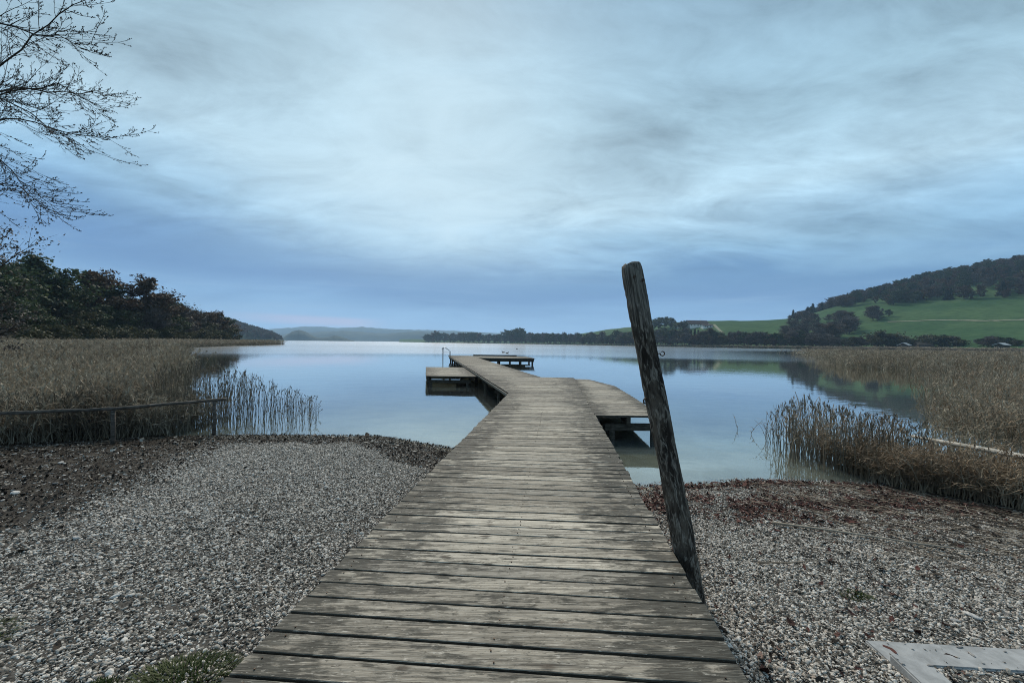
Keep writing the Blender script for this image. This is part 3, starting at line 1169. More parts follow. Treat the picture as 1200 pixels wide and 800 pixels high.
K = {
    'oak': Kind('oak_tree', gen_tree(11, 15, 6.2, 12000, .40, low=.10, lobes=22, clump=.34), 'green', 15),
    'oak2': Kind('oak_tree', gen_tree(12, 15, 5.4, 11000, .38, low=.08, lobes=20, clump=.36), 'green', 15),
    'olive': Kind('broadleaf_tree', gen_tree(13, 14, 5.2, 9000, .38, low=.06, lobes=20, clump=.36), 'olive', 14),
    'rust': Kind('broadleaf_tree', gen_tree(14, 14, 5.0, 8000, .36, low=.08, lobes=20, clump=.34), 'rust', 14),
    'bare': Kind('bare_tree', gen_tree(15, 14, 5.0, 3800, .5, bare=.75, low=.10, lobes=22, n_twig=6), 'wood_grey', 14),
    'fir': Kind('fir_tree', gen_conifer(16, 16, 3.0, 4200, .5), 'needle', 16),
    'bush': Kind('bush', gen_tree(17, 5, 3.4, 4200, .34, low=.02, lobes=20, clump=.5, up=.3), 'olive', 5),
    'bush2': Kind('bush', gen_tree(18, 5, 3.2, 3000, .34, bare=.6, low=.02, lobes=20, clump=.5, up=.4), 'wood_grey', 5),
}
R = random.Random(3)

# wood on the left shore, each crown its own tree
LB = {
    'oak': 'broad dark green oak in the wood on the reedy shore', 'oak2': 'narrower dark green oak in the wood on the reedy shore',
    'olive': 'olive green broadleaf tree in the wood on the reedy shore', 'rust': 'rusty brown autumn tree in the wood on the reedy shore',
    'bare': 'leafless grey tree in the wood on the reedy shore', 'bush': 'low olive bush at the foot of the wood behind the reeds',
}


def at(px, y):
    return (px - 600) / 440.0 * y


def horizon(px):
    return 401.4 + .012 * (px - 600)


def ltree(px, y, top, k, wide=1.0, label=None):
    """tree whose top reaches image row `top`"""
    x = at(px, y)
    z = max(gh(x, y), .1) - .15
    h = (horizon(px) - top) / 440 * y + CAM_H - z
    grp = {'oak': 'dark oaks of the left shore wood', 'oak2': 'slim oaks of the left shore wood', 'olive': 'olive trees of the left shore wood',
           'rust': 'autumn trees of the left shore wood', 'bare': 'leafless trees of the left shore wood', 'bush': 'bushes below the left shore wood'}[k]
    K[k].plant(x, y, z, h, R.uniform(0, 6.28), label or LB[k], grp, 'bush' if k == 'bush' else 'tree', wide)


SKY_ROW = [
    (-60, 62, 296, 'oak', 1.25), (-15, 70, 306, 'oak', 1.3), (18, 80, 308, 'oak2', 1.3), (45, 84, 302, 'oak', 1.2), (62, 92, 326, 'oak2', 1.2), (80, 98, 350, 'olive', 1.1),
    (101, 100, 313, 'rust', 1.15), (116, 106, 327, 'oak2', 1.15), (133, 110, 358, 'olive', 1.1), (150, 116, 358, 'bare', 1.2), (160, 116, 346, 'rust', 1.1), (173, 112, 324, 'rust', 1.3),
    (186, 120, 345, 'oak', 1.1), (197, 128, 356, 'rust', 1.2), (207, 130, 357, 'bare', 1.3), (219, 140, 358, 'rust', 1.3), (231, 150, 364, 'bare', 1.3),
    (240, 156, 364, 'rust', 1.3), (251, 166, 364, 'rust', 1.4), (260, 176, 370, 'oak2', 1.5), (266, 186, 374, 'rust', 1.6)]
FRONT_ROW = [(30, 66, 350, 'oak2', 1.4),
    (5, 60, 345, 'oak', 1.4), (70, 84, 352, 'olive', 1.5), (92, 92, 358, 'oak', 1.5), (122, 98, 358, 'oak', 1.5), (148, 104, 364, 'olive', 1.5),
    (176, 108, 362, 'bare', 1.5), (200, 118, 370, 'oak', 1.6), (222, 132, 374, 'bare', 1.6), (244, 146, 378, 'olive', 1.6)]
ORD = ['first', 'second', 'third', 'fourth', 'fifth', 'sixth', 'seventh', 'eighth', 'ninth', 'tenth', 'eleventh', 'twelfth', 'thirteenth', 'fourteenth',
       'fifteenth', 'sixteenth', 'seventeenth', 'eighteenth', 'nineteenth', 'twentieth', 'twenty-first', 'twenty-second', 'twenty-third']
LK = {'oak': 'broad dark green oak', 'oak2': 'narrow dark green oak', 'olive': 'olive green broadleaf tree', 'rust': 'rusty brown autumn tree', 'bare': 'leafless grey tree'}
for row, text in ((SKY_ROW, 'on the skyline, {} from the lakeward tip of the wood'), (FRONT_ROW, 'in front of the wood, {} from its lakeward tip')):
    for n_, (px, y, top, k, wd) in enumerate(sorted(row, key=lambda r: -r[0])):
        ltree(px, y, top, k, wd, LK[k] + ' ' + text.format(ORD[n_]))
for n_, (px, y, top) in enumerate(reversed([(6, 54, 380), (28, 60, 384), (50, 66, 380), (72, 74, 386), (95, 80, 380), (120, 86, 386), (145, 93, 384), (170, 100, 388), (192, 107, 386), (215, 116, 389), (236, 128, 388), (255, 142, 388), (268, 168, 386)])):
    ltree(px, y, top, 'bush', 1.1, 'low olive bush behind the reeds, ' + ORD[n_] + ' from the lakeward tip of the wood')

# trees along the far shore
FB = {
    'oak': 'dark green tree in the tree line on the far shore', 'oak2': 'slim dark green tree in the tree line on the far shore',
    'olive': 'olive green tree in the tree line on the far shore', 'rust': 'brown autumn tree in the tree line on the far shore',
    'bare': 'leafless tree in the tree line on the far shore', 'fir': 'pointed dark fir in the tree line on the far shore',
}
FG = {k: v.replace(' in the tree line on the far shore', 's along the far shore') for k, v in FB.items()}


def ftree(px, s, top, k, wide, label=None, group=None, cat='tree'):
    a = (px - 600) / 440
    ys, yr = np.interp(a, HA, HS), np.interp(a, HA, HR)
    y = float(ys + s * (yr - ys))
    z = float(hill_h(np.array([a]), np.array([y]))[0])
    h = (horizon(px) - top) / 440 * y + CAM_H - z
    if h < 2:
        return
    K[k].plant(a * y, y, z - .3, h, R.uniform(0, 6.28), label or FB[k], group or FG[k], cat, wide)


TL = [(500, 392), (510, 389), (525, 390), (540, 390), (552, 388), (562, 390), (575, 391), (588, 390), (598, 388), (612, 387), (622, 390), (640, 391), (660, 391), (700, 390), (740, 388), (760, 386),
      (800, 386), (830, 386), (850, 390), (880, 388), (905, 390), (935, 388)]
px = 499.0
while px < 940:
    top = np.interp(px, [t[0] for t in TL], [t[1] for t in TL]) + R.gauss(0, 1.3)
    k = R.choice(['oak', 'oak2', 'olive', 'bare', 'rust', 'oak2', 'bare', 'fir' if px > 640 else 'oak'])
    ftree(px, R.uniform(.02, .05), top, k, R.uniform(1.0, 1.5) if k != 'fir' else 1.0)
    px += R.uniform(2.6, 5.0) * (1 if px < 740 else 1.25)
for px, top, k in [(600, 385, 'oak2'), (606, 383, 'oak2'), (611, 384, 'oak'), (603, 387, 'rust')]:
    ftree(px, .03, top, k, .9, 'tallest dark tree standing above the middle of the far shore tree line', 'tallest trees on the far shore')
for px, top in [(832, 385), (840, 389), (828, 388)]:
    ftree(px, .04, top, 'fir', 1.1, 'tall pointed fir standing below the farm on the far shore', 'firs below the farm')
# second row filling the tree line
px = 502.0
while px < 1010:
    top = np.interp(px, [t[0] for t in TL], [t[1] for t in TL]) + R.uniform(3.5, 8)
    ftree(px, .018, top, R.choice(['bare', 'olive', 'bare', 'rust']), R.uniform(1.4, 2.0))
    px += R.uniform(4, 7.5) * (1 if px < 760 else 1.7)

# round trees by the farm and hedge trees on the meadow
for n_, (px, s, top, k, wd) in enumerate([(766, .62, 374, 'oak', 1.2), (772, .62, 371.5, 'oak', 1.3), (779, .62, 370, 'oak2', 1.4), (786, .62, 372, 'oak', 1.2), (791, .6, 376, 'olive', 1.2), (803, .6, 375.5, 'oak', 1.4), (799, .56, 377, 'bush', 1.1)]):
    ftree(px, s, top, k, wd, 'rounded dark tree on the hill, ' + ORD[5 - n_] + ' away from the long farmhouse' if k != 'bush' else 'bush in front of the white farmhouse', 'trees around the farm', 'tree' if k != 'bush' else 'bush')
for px, s, top, k, wd in [
    (926, .62, 372, 'bare', 1.5), (934, .58, 368, 'bare', 1.6), (943, .6, 364, 'bare', 1.6), (951, .58, 366, 'bare', 1.5), (959, .6, 370, 'bare', 1.4),
    (970, .5, 368, 'bare', 1.7), (980, .5, 366, 'bare', 1.7), (992, .52, 365, 'bare', 1.6), (1002, .5, 369, 'bush2', 1.2),
    (1018, .48, 361, 'bare', 1.6), (1027, .46, 358, 'oak2', 1.3), (1034, .48, 361, 'bare', 1.4),
    (1066, .55, 354, 'bare', 1.7), (1077, .55, 353, 'bare', 1.7), (1084, .54, 358, 'bush2', 1.2)]:
    ftree(px, s, top, k, wd, 'leafless hedgerow tree standing in the green hill meadow' if k == 'bare' else ('dark rounded tree standing in the green hill meadow' if k == 'oak2' else 'twiggy bush in the green hill meadow'),
          'hedgerow trees on the meadow' if k == 'bare' else None, 'tree' if k != 'bush2' else 'bush')
for i in range(24):
    px = R.uniform(912, 1003)
    s_ = R.uniform(.10, .50)
    a_ = (px - 600) / 440
    y_ = float(np.interp(a_, HA, HS) + s_ * (np.interp(a_, HA, HR) - np.interp(a_, HA, HS)))
    z_ = float(hill_h(np.array([a_]), np.array([y_]))[0])
    ftree(px, s_, horizon(px) - (z_ + R.uniform(11, 17) - CAM_H) / y_ * 440, R.choice(['bare', 'bare', 'bare', 'rust']), R.uniform(1.5, 2.2),
          'brown leafless tree in the copse running down the meadow to the shore', 'copse running down the meadow')
for i in range(9):
    px = R.uniform(1012, 1046)
    ftree(px, R.uniform(.36, .46), 360 + R.uniform(-3, 6), R.choice(['bare', 'bare', 'oak2']), R.uniform(1.2, 1.6),
          'bushy tree in the rounded clump in the middle of the meadow', 'rounded tree clump in the meadow')
px = 935.0
while px < 1215:
    top = 394.5 + 4 * math.sin(px * .09) + R.uniform(-3, 3) + (px - 935) * .012
    ftree(px, R.uniform(.03, .08), top, R.choice(['bare', 'bare', 'bush2', 'oak2', 'bush']), R.uniform(1.3, 2.0),
          'low dark shrub in the thicket along the foot of the meadow', 'shrubs along the foot of the meadow', 'shrub')
    px += R.uniform(4.5, 8)

# farm tracks across the meadow


def track(pts, wdt, label):
    P = []
    for px_, row in pts:
        a_ = (px_ - 600) / 440
        ys, yr = float(np.interp(a_, HA, HS)), float(np.interp(a_, HA, HR))
        sv_ = np.linspace(.03, .98, 300)
        yv = ys + sv_ * (yr - ys)
        rows = horizon(px_) - (hill_h(np.full(300, a_), yv) - CAM_H) / yv * 440
        k_ = int(np.argmin(np.abs(rows - row)))
        P.append(Vector((a_ * yv[k_], yv[k_], 0)))
    q = MB()
    n_ = len(P)
    for i_, p_ in enumerate(P):
        tg = (P[min(i_ + 1, n_ - 1)] - P[max(i_ - 1, 0)]).normalized()
        sd_ = Vector((-tg.y, tg.x, 0)) * wdt / 2
        for v_ in (p_ - sd_, p_ + sd_):
            q.v.append((v_.x, v_.y, float(hill_h(np.array([v_.x / v_.y]), np.array([v_.y]))[0]) + .35))
    q.f = [(2 * i_, 2 * i_ + 1, 2 * i_ + 3, 2 * i_ + 2) for i_ in range(n_ - 1)]
    tag(q.build('path', 'track'), label, 'path', kind='structure')


track([(px_, 376.5 - (px_ - 1040) * .010 + .7 * math.sin(px_ * .05)) for px_ in range(1040, 1240, 5)], 4.0, 'pale farm track crossing the green meadow')
track([(836, 380), (838, 382), (840, 384), (843, 387), (847, 390)], 3.5, 'short pale track running down from the farm')

# wood covering the upper hill: reads as one mass
WB = [(930, 371), (945, 366), (962, 363), (1000, 359), (1050, 356), (1100, 353), (1150, 349), (1168, 348), (1175, 362), (1230, 366), (1500, 372)]
lows = []
for i, (k, nm) in enumerate((('bare', 'a'), ('oak2', 'b'), ('fir', 'c'), ('rust', 'd'))):
    kk = K[k]
    me = kk.c
    o = bpy.data.objects.new('wood_tree', me)
    lows.append((o, kk.h))
pts, rots, scl, idx = [], [], [], []
R2 = random.Random(9)
tries = 0
while len(pts) < 2600 and tries < 60000:
    tries += 1
    a = R2.uniform(.74, 2.4)
    s = R2.uniform(.4, 1.5)
    ys, yr = np.interp(a, HA, HS), np.interp(a, HA, HR)
    y = float(ys + s * (yr - ys))
    z = float(hill_h(np.array([a]), np.array([y]))[0])
    pxx = 600 + 440 * a
    row = horizon(pxx) - (z - CAM_H) / y * 440
    lim = np.interp(pxx, [q[0] for q in WB], [q[1] for q in WB]) + 6 * float(fbm(np.array([a * 25]), np.array([3.0]), 3)[0])
    if s < .98 and row > lim:
        continue
    if pxx < 944 and s < 1.0:
        continue
    k = R2.choices([0, 1, 2, 3], [.46, .2, .17, .17])[0]
    h = R2.uniform(10, 17) if k != 2 else R2.uniform(13, 21)
    f = h / lows[k][1]
    wdq = R2.uniform(1.1, 1.6) if k != 2 else 1.3
    pts.append((a * y, y, z - .5)); rots.append((0, 0, R2.uniform(0, 6.28))); scl.append((f * wdq, f * wdq, f)); idx.append(k)
hw = scatter('hillside_wood', pts, rots, scl, idx, [q[0] for q in lows])
tag(hw, 'dense dark wood covering the top of the hill', 'wood', kind='stuff')
pts, rots, scl, idx = [], [], [], []
for i in range(1500):
    pxx = R2.uniform(120, 331)
    sdp = R2.uniform(-.95, .25)
    y = 900 + sdp * 170
    hp = np.interp(pxx, [60, 150, 230, 262, 275, 290, 305, 318, 327, 332], [30, 28, 27, 24.5, 21, 16, 12, 8, 4, 0]) * 900 / 440
    z = hp * math.sqrt(1 - sdp * sdp) - 5
    if z < -2.5:
        continue
    k = R2.choices([0, 1, 2, 3], [.45, .25, .15, .15])[0]
    f = R2.uniform(8, 12) / lows[k][1]
    pts.append((at(pxx, y), y, max(z, -1.0))); rots.append((0, 0, R2.uniform(0, 6.28))); scl.append((f * 1.4, f * 1.4, f)); idx.append(k)
tag(scatter('headland_wood', pts, rots, scl, idx, [q[0] for q in lows]), 'dark wood covering the headland across the lake', 'wood', kind='stuff')

# ------------------------------------------------------------------ farm on the hill and huts on the shore


def hill_at(px, s):
    a = (px - 600) / 440
    ys, yr = np.interp(a, HA, HS), np.interp(a, HA, HR)
    y = float(ys + s * (yr - ys))
    return a * y, y, float(hill_h(np.array([a]), np.array([y]))[0])


def house(name, px, s, L, D, wall_h, roof_h, rz, label, cat='house', wmat='wall', rmat='roof', over=.9, windows=True):
    x, y, z = hill_at(px, s)
    e = empty(name, (x, y, z), rz)
    tag(e, label, cat)
    q = MB()
    q.box((-L / 2, -D / 2, -3.5), (L / 2, D / 2, wall_h))
    b = len(q.v)
    q.v += [(-L / 2, -D / 2, wall_h), (-L / 2, D / 2, wall_h), (-L / 2, 0, wall_h + roof_h * .94), (L / 2, -D / 2, wall_h), (L / 2, D / 2, wall_h), (L / 2, 0, wall_h + roof_h * .94)]
    q.f += [(b, b + 2, b + 1), (b + 3, b + 4, b + 5)]
    q.build('wall', wmat, e)
    q = MB()
    sl = over * roof_h / (D / 2)
    for sg in (-1, 1):
        b = len(q.v)
        for zz in (0, .35):
            q.v += [(-L / 2 - over, sg * (D / 2 + over), wall_h - sl + zz), (L / 2 + over, sg * (D / 2 + over), wall_h - sl + zz), (L / 2 + over, 0, wall_h + roof_h + zz), (-L / 2 - over, 0, wall_h + roof_h + zz)]
        q.f += [tuple(b + i for i in f) for f in BF]
    rf = q.build('roof', rmat, e)
    if windows:
        n = max(2, int(L / 4.5))
        for lv in range(1 if wall_h < 4.5 else 2):
            for i in range(n):
                cx = -L / 2 + L * (i + .5) / n
                MB().box((cx - .55, -D / 2 - .06, 1.0 + lv * 2.8), (cx + .55, -D / 2 + .05, 2.5 + lv * 2.8)).build('window', 'glass', e)
        MB().box((L * .2, -.4, wall_h + roof_h * .8), (L * .2 + .8, .4, wall_h + roof_h + 1.2)).build('chimney', 'wall', rf)
        MB().box((-L * .08 - .6, -D / 2 - .08, 0), (-L * .08 + .6, -D / 2 + .05, 2.2)).build('door', 'shed', e)
    return e


house('farmhouse', 816, .66, 30, 15, 3.6, 5.2, .12, 'long white farmhouse with wide dark red roof on the hill')
house('farm_barn', 828, .60, 13, 8, 3.2, 1.6, -.05, 'low white barn in front of the long farmhouse', 'barn')
house('cottage', 795, .63, 6, 6, 3.2, 2.4, .1, 'small white cottage between the round trees by the farm')
house('boathouse', 1060, .016, 7, 5, 2.0, 1.5, .55, 'small dark boathouse with pale tin roof at the foot of the meadow', 'hut', 'shed', 'tin', .5, False)
house('field_shed', 1174, .03, 6, 4, 1.6, 1.0, .3, 'low dark shed with pale roof near the lake reeds', 'shed', 'shed', 'tin', .4, False)
house('field_shed', 1082, .022, 7, 4, 2.2, 1.4, -.3, 'dark timber shed with dull roof beside the boathouse', 'shed', 'shed', 'shed', .5, False)

# ------------------------------------------------------------------ big bare tree at the left: limbs reach over the beach
bt = empty('bare_tree', (-14.9, 9.0, gh(-14.9, 9.0)))
tag(bt, 'large leafless tree with long twigs reaching over the beach', 'tree')
trk, tw, bud = MB(), MB(), MB()
g0 = gh(-14.9, 9.0)
base = Vector((-14.9, 9.0, 0))
spine = [Vector((0, 0, -.3)), Vector((.1, 0, 2.5)), Vector((-.05, .1, 5)), Vector((.15, 0, 7.5)), Vector((.2, -.1, 10)), Vector((.1, 0, 12.5))]
trk.tube(spine, [.26, .21, .18, .14, .08, .02], 10)
RB = random.Random(21)
budc = []


def twig(p, dv, L, r, depth, droop):
    n = 6
    pts = [p.copy()]
    v = dv.copy()
    for i in range(n):
        t = i / n
        v = (v + Vector((RB.uniform(-.13, .13), RB.uniform(-.13, .13), RB.uniform(-.10, .10) - droop * (1 - t) * .5 + (.16 * t if depth else .10 * t)))).normalized()
        pts.append(pts[-1] + v * L / n)
    rr = [max(r * (1 - .8 * i / n), .0032) for i in range(n + 1)]
    (tw if depth else trk).tube(pts, rr, 5 if depth == 0 else (4 if depth == 1 else 3), False)
    if depth >= 2:
        budc.append(pts[-1])
        if RB.random() < .6:
            budc.append(pts[3])
    if depth < 3:
        cnt = (15, 6, 3)[depth]
        for k in range(cnt):
            t = .18 + .8 * (k + RB.random()) / cnt
            i = min(int(t * n), n - 1)
            q = pts[i].lerp(pts[i + 1], t * n - i)
            tang = (pts[i + 1] - pts[i]).normalized()
            side = tang.cross(Vector((RB.uniform(-.5, .5), RB.uniform(-.5, .5), 1))).normalized() * (1 if k % 2 else -1)
            sp = RB.uniform(.45, .95)
            nd = (tang + side * sp * .8 + Vector((0, RB.uniform(-.6, .6), RB.uniform(-.25, .55) - droop * .3))).normalized()
            twig(q, nd, L * RB.uniform(.22, .42) * (1 - .45 * t), r * .55 * (1 - .4 * t), depth + 1, droop * .6)


def limb(ctrl, r):
    """main limb along control points, hung with twigs"""
    C = [Vector(c) for c in ctrl]
    n = 14
    pts = []
    for i in range(n + 1):
        t = i / n * (len(C) - 1)
        k = min(int(t), len(C) - 2)
        p = C[k].lerp(C[k + 1], t - k)
        pts.append(p + Vector((RB.uniform(-.05, .05), RB.uniform(-.05, .05), RB.uniform(-.06, .06))))
    rr = [max(r * (1 - .88 * i / n), .005) for i in range(n + 1)]
    trk.tube(pts, rr, 6, False)
    cnt = 30
    for k in range(cnt):
        t = .22 + .78 * (k + RB.random()) / cnt
        i = min(int(t * n), n - 1)
        q = pts[i].lerp(pts[i + 1], min(1, t * n - i))
        tang = (pts[i + 1] - pts[i]).normalized()
        sg = 1 if k % 2 else -1
        nd = (tang * 1.0 + Vector((RB.uniform(-.1, .2), RB.uniform(-.9, .9), sg * RB.uniform(.25, .75) + .08))).normalized()
        L = RB.uniform(.9, 1.9) * (1 - .5 * t)
        twig(q, nd, L, r * .30 * (1 - .5 * t), 1, .10)


for ctrl, r in [
    ([(.1, 0, 7.4), (1.5, -.3, 8.9), (2.9, -.5, 9.3), (4.3, -.6, 9.0), (5.3, -.6, 8.8)], .045),
    ([(.1, 0, 7.0), (1.2, .4, 8.3), (2.8, .5, 10.0), (4.6, .3, 10.9)], .04),
    ([(.1, 0, 6.4), (1.4, -.4, 7.9), (2.6, -.6, 8.1), (3.9, -.7, 7.3), (5.4, -.6, 6.4)], .042),
    ([(.1, 0, 6.0), (1.4, .2, 7.4), (2.7, .3, 7.6), (4.0, .3, 7.2), (5.2, .2, 7.1)], .034),
    ([(.1, 0, 5.2), (1.3, -.3, 6.8), (2.5, -.4, 6.9), (3.5, -.4, 5.9), (4.3, -.3, 5.2)], .034),
    ([(0, 0, 4.6), (1.2, .3, 5.9), (2.3, .5, 6.1), (3.3, .4, 5.3)], .026),
    ([(.1, 0, 6.8), (1.4, .7, 8.5), (2.9, .9, 8.9), (4.2, .7, 8.2)], .032),
    ([(0, 0, 6.4), (-2, .5, 8.3), (-4.5, 1, 9.5)], .06), ([(0, 0, 7.5), (.2, 2, 9.5), (.5, 4.5, 11)], .05), ([(0, 0, 7.2), (-.5, -2, 9), (-1, -4.5, 10)], .05)]:
    limb(ctrl, r * .85)
bud.quads(leaf_quads(np.array(budc), .026, np.random.default_rng(4)))
for mbq, nm, mt_ in ((trk, 'trunk', 'bark'), (tw, 'twigs', 'bark'), (bud, 'buds', 'bark')):
    o = mbq.build(nm, mt_, bt, nm != 'buds')
    if nm != 'trunk':
        o['kind'] = 'stuff'

# slender willow with a few leaves left, in front of the wood
tq, cq = gen_tree(31, 8.5, 2.9, 6000, .075, low=.12, lobes=26, up=.55, clump=.22, n_twig=6)
wl = Kind('willow', (tq, cq), 'wood_grey', 8.5)
wl.plant(-22.6, 15.6, gh(-22.6, 15.6) - .2, 8.9, .6, 'slender willow with sparse dark leaves beside the bare tree', None)

# ------------------------------------------------------------------ reeds
def plume_quads(C, rng):
    n = len(C)
    ax_ = rng.normal(size=(n, 3)) * .35 + np.array([0, 0, 1.0])
    sd_ = np.cross(ax_, rng.normal(size=(n, 3))); sd_ /= np.linalg.norm(sd_, axis=1)[:, None]
    a_, b_ = ax_ * .035, sd_ * .0075
    return np.stack([C - a_, C + b_, C + a_, C - b_], 1)


def reed_src(name, seed, mat, plume=True, leaves=4, bend=.10):
    R = random.Random(seed)
    q = MB()
    k = 5
    dirx, diry = math.cos(seed * 2.4), math.sin(seed * 2.4)
    pts = [Vector((dirx * bend * (i / k) ** 2 + R.uniform(-.008, .008), diry * bend * (i / k) ** 2 + R.uniform(-.008, .008), i / k)) for i in range(k + 1)]
    q.tube(pts, [.0052, .005, .0045, .004, .003, .0018], 3, False)
    for i in range(leaves):
        t = R.uniform(.3, .92)
        i0 = min(int(t * k), k - 1)
        p = pts[i0].lerp(pts[i0 + 1], t * k - i0)
        an = R.uniform(0, 6.28)
        L = R.uniform(.12, .30)
        dv = Vector((math.cos(an) * .45, math.sin(an) * .45, .9)).normalized()
        sd = Vector((-math.sin(an), math.cos(an), 0)) * .006
        m1 = p + dv * L * .55
        e = p + dv * L * .8 + Vector((math.cos(an), math.sin(an), -.45)) * L * .35
        b = len(q.v)
        q.v += [tuple(p - sd * .6), tuple(p + sd * .6), tuple(m1 + sd), tuple(m1 - sd), tuple(e)]
        q.f += [(b, b + 1, b + 2, b + 3), (b + 3, b + 2, b + 4)]
    if plume:
        rng = np.random.default_rng(seed)
        n = 7
        t = rng.uniform(0, 1, n)
        C = np.array(pts[-1])[None] + np.array([dirx * .05, diry * .05, .0])[None] * t[:, None] + np.stack([rng.normal(size=n) * .007, rng.normal(size=n) * .007, -.09 + .12 * t], 1)
        q.quads(plume_quads(C, rng))
    return src(name, q, mat)


reeds = [reed_src('reed_stem', 40 + i, 'reed', i % 3 != 0, 3 + i % 3, .06 + .05 * (i % 3)) for i in range(8)]
reeds_b = [reed_src('reed_stem', 60 + i, 'reed_brown', i % 3 == 0, 4 + i % 3, .10 + .06 * (i % 3)) for i in range(6)]
reeds_d = [reed_src('reed_stem', 80 + i, 'reed_dark', i % 2 == 0, 2 + i % 2, .05 + .04 * (i % 3)) for i in range(6)]


def reed_bed(name, label, n, sampler, srcs, seed, thick=1.0, lean=.10):
    rng = np.random.default_rng(seed)
    P, Rt, S, I = [], [], [], []
    for _ in range(n):
        r = sampler(rng)
        if r is None:
            continue
        x, y, h, wd = r
        P.append((x, y, max(gh_fast(x, y), -1.2) if y < 200 else 0.0))
        hh = h - P[-1][2] if P[-1][2] < 0 else h
        Rt.append((rng.normal() * lean, rng.normal() * lean, rng.uniform(0, 6.28)))
        S.append((thick * wd, thick * wd, hh)); I.append(int(rng.integers(0, len(srcs))))
    return tag(scatter(name, P, Rt, S, I, srcs), label, 'reeds', kind='stuff')


_gx = np.linspace(-140, 140, 561)
_gy = np.linspace(0, 220, 441)
_GG = ground_h(*np.meshgrid(_gx, _gy))


def gh_fast(x, y):
    i = int(np.clip((x + 140) * 2, 0, 559)); j = int(np.clip(y * 2, 0, 439))
    return float(_GG[j, i])


def left_bed(rng):
    y = 8.2 * (70 / 8.2) ** (rng.random() ** .85)
    xr = np.interp(y, [8.2, 9.5, 12, 20, 30, 45, 60, 70], [-8.6, -9.2, -11.2, -17.8, -27, -42.5, -58, -69]) + rng.normal() * .35 * y / 15
    xl = -1.55 * y - 3
    x = xl + (xr - xl) * rng.random() ** .8
    if x > xr:
        return None
    h = np.interp(y, [8, 12, 25, 45], [.62, .80, .98, 1.08]) + .5 * rng.random() ** 2 + .5 * float(vnoise(np.array([x * .35]), np.array([y * .35]))[0])
    if y > 30:
        h *= .96
    return x, y, h, 1.0 + y / 9


reed_bed('reed_bed', 'wide dense bed of dry reeds behind the rail fence', 26000, left_bed, reeds, 1)


def left_front(rng):
    x = rng.uniform(-13.5, -7.6)
    y = np.interp(x, [-13.5, -9.5, -7.6], [5.6, 7.2, 8.5]) + abs(rng.normal()) * .9
    return x, y, rng.uniform(.35, 1.0), 1.2


reed_bed('reed_fringe', 'ragged dark reeds and sedge crowding the rail fence', 3200, left_front, reeds_d + reeds[:3], 2, 1.0, .22)


def left_sparse(rng):
    px = 190 + 186 * rng.random() ** 1.25
    y = rng.uniform(9.0, 10.0 + 2.8 * (px - 190) / 186 + .8)
    x = at(px, y)
    topy = np.interp(px, [190, 240, 300, 340, 378], [428, 424, 438, 452, 470])
    h = CAM_H - (topy - horizon(px)) * y / 440 - abs(rng.normal()) * .28
    return (x, y, max(.25, h), 1.0)


reed_bed('reed_stand', 'sparse stand of dark reed stems in open water beside the fence', 400, left_sparse, reeds_d, 3, 1.1, .045)


def left_far(rng):
    y = rng.uniform(78, 182)
    lx_ = np.interp(y, LY, LX)
    x = lx_ + np.interp(y, [78, 130, 182], [14, 17, 21]) - abs(rng.normal()) * 14
    return x, y, rng.uniform(1.4, 2.1), 9.0


reed_bed('reed_belt', 'pale belt of reeds below the wood on the far side of the inlet', 7000, left_far, reeds, 4)


def far_shore(rng):
    a = rng.uniform(-.22, 1.5)
    y = np.interp(a, HA, HS) * rng.uniform(.985, 1.02)
    return a * y, y, rng.uniform(1.6, 2.6), 22.0


reed_bed('reed_belt', 'thin tan reed line along the foot of the far shore trees', 5000, far_shore, reeds, 9)


def right_bed(rng):
    y = 35 * (115 / 35) ** (rng.random())
    xl = np.interp(y, [35, 38, 45, 60, 85, 115], [37, 34, 39, 50, 67, 88]) + rng.normal() * .02 * y
    x = xl + (1.6 * y - xl) * rng.random()
    h = .95 + .45 * rng.random() + .3 * float(vnoise(np.array([x * .2]), np.array([y * .2]))[0])
    return x, y, h, 1.0 + y / 11


reed_bed('reed_bed', 'broad pale reed bed below the meadow hill', 9000, right_bed, reeds, 5)


def right_mid(rng):
    y = 8.5 * (31 / 8.5) ** rng.random()
    xl = np.interp(y, [8.5, 11, 16, 22, 31], [9.5, 12.0, 17.4, 23.6, 31.5])
    x = xl + rng.random() ** .7 * .5 * y
    h = np.interp(y, [8.5, 14, 30], [.3, .55, .8]) + .5 * rng.random()
    return x, y, h, 1.0 + y / 13


reed_bed('reed_bed', 'thin brown reeds rising from the water behind the bleached log', 2600, right_mid, reeds + reeds_b[:3], 6)


def right_near(rng):
    x = 5.85 + 7 * rng.random() ** 1.2
    y = np.interp(x, [5.85, 6.5, 8, 10, 13], [5.75, 4.85, 4.1, 3.4, 2.8]) + abs(rng.normal()) * 1.2
    h = rng.uniform(.25, .62) if y < 7.0 else rng.uniform(.35, .8)
    return x, y, h, 1.15


reed_bed('reed_clump', 'tangled rust brown reeds at the waterline by the bleached log', 5200, right_near, reeds_b + reeds[:1], 7, 1.0, .14)


def right_sparse(rng):
    px = 896 + 187 * rng.random() ** .85
    y = np.interp(px, [893, 930, 1000, 1083], [9.0, 7.6, 7.2, 7.2]) + rng.uniform(-1.1, 1.0) * np.interp(px, [893, 920, 1083], [.2, .8, 1.0])
    x = at(px, y)
    topy = np.interp(px, [893, 905, 940, 1000, 1083], [490, 476, 464, 478, 492])
    h = CAM_H - (topy - horizon(px)) * y / 440 - abs(rng.normal()) * .22
    return (x, y, max(.2, h), 1.0)


reed_bed('reed_stand', 'sparse stand of reed stems in shallow water off the gravel beach', 330, right_sparse, reeds_d + reeds_b[:2], 8, 1.1, .05)

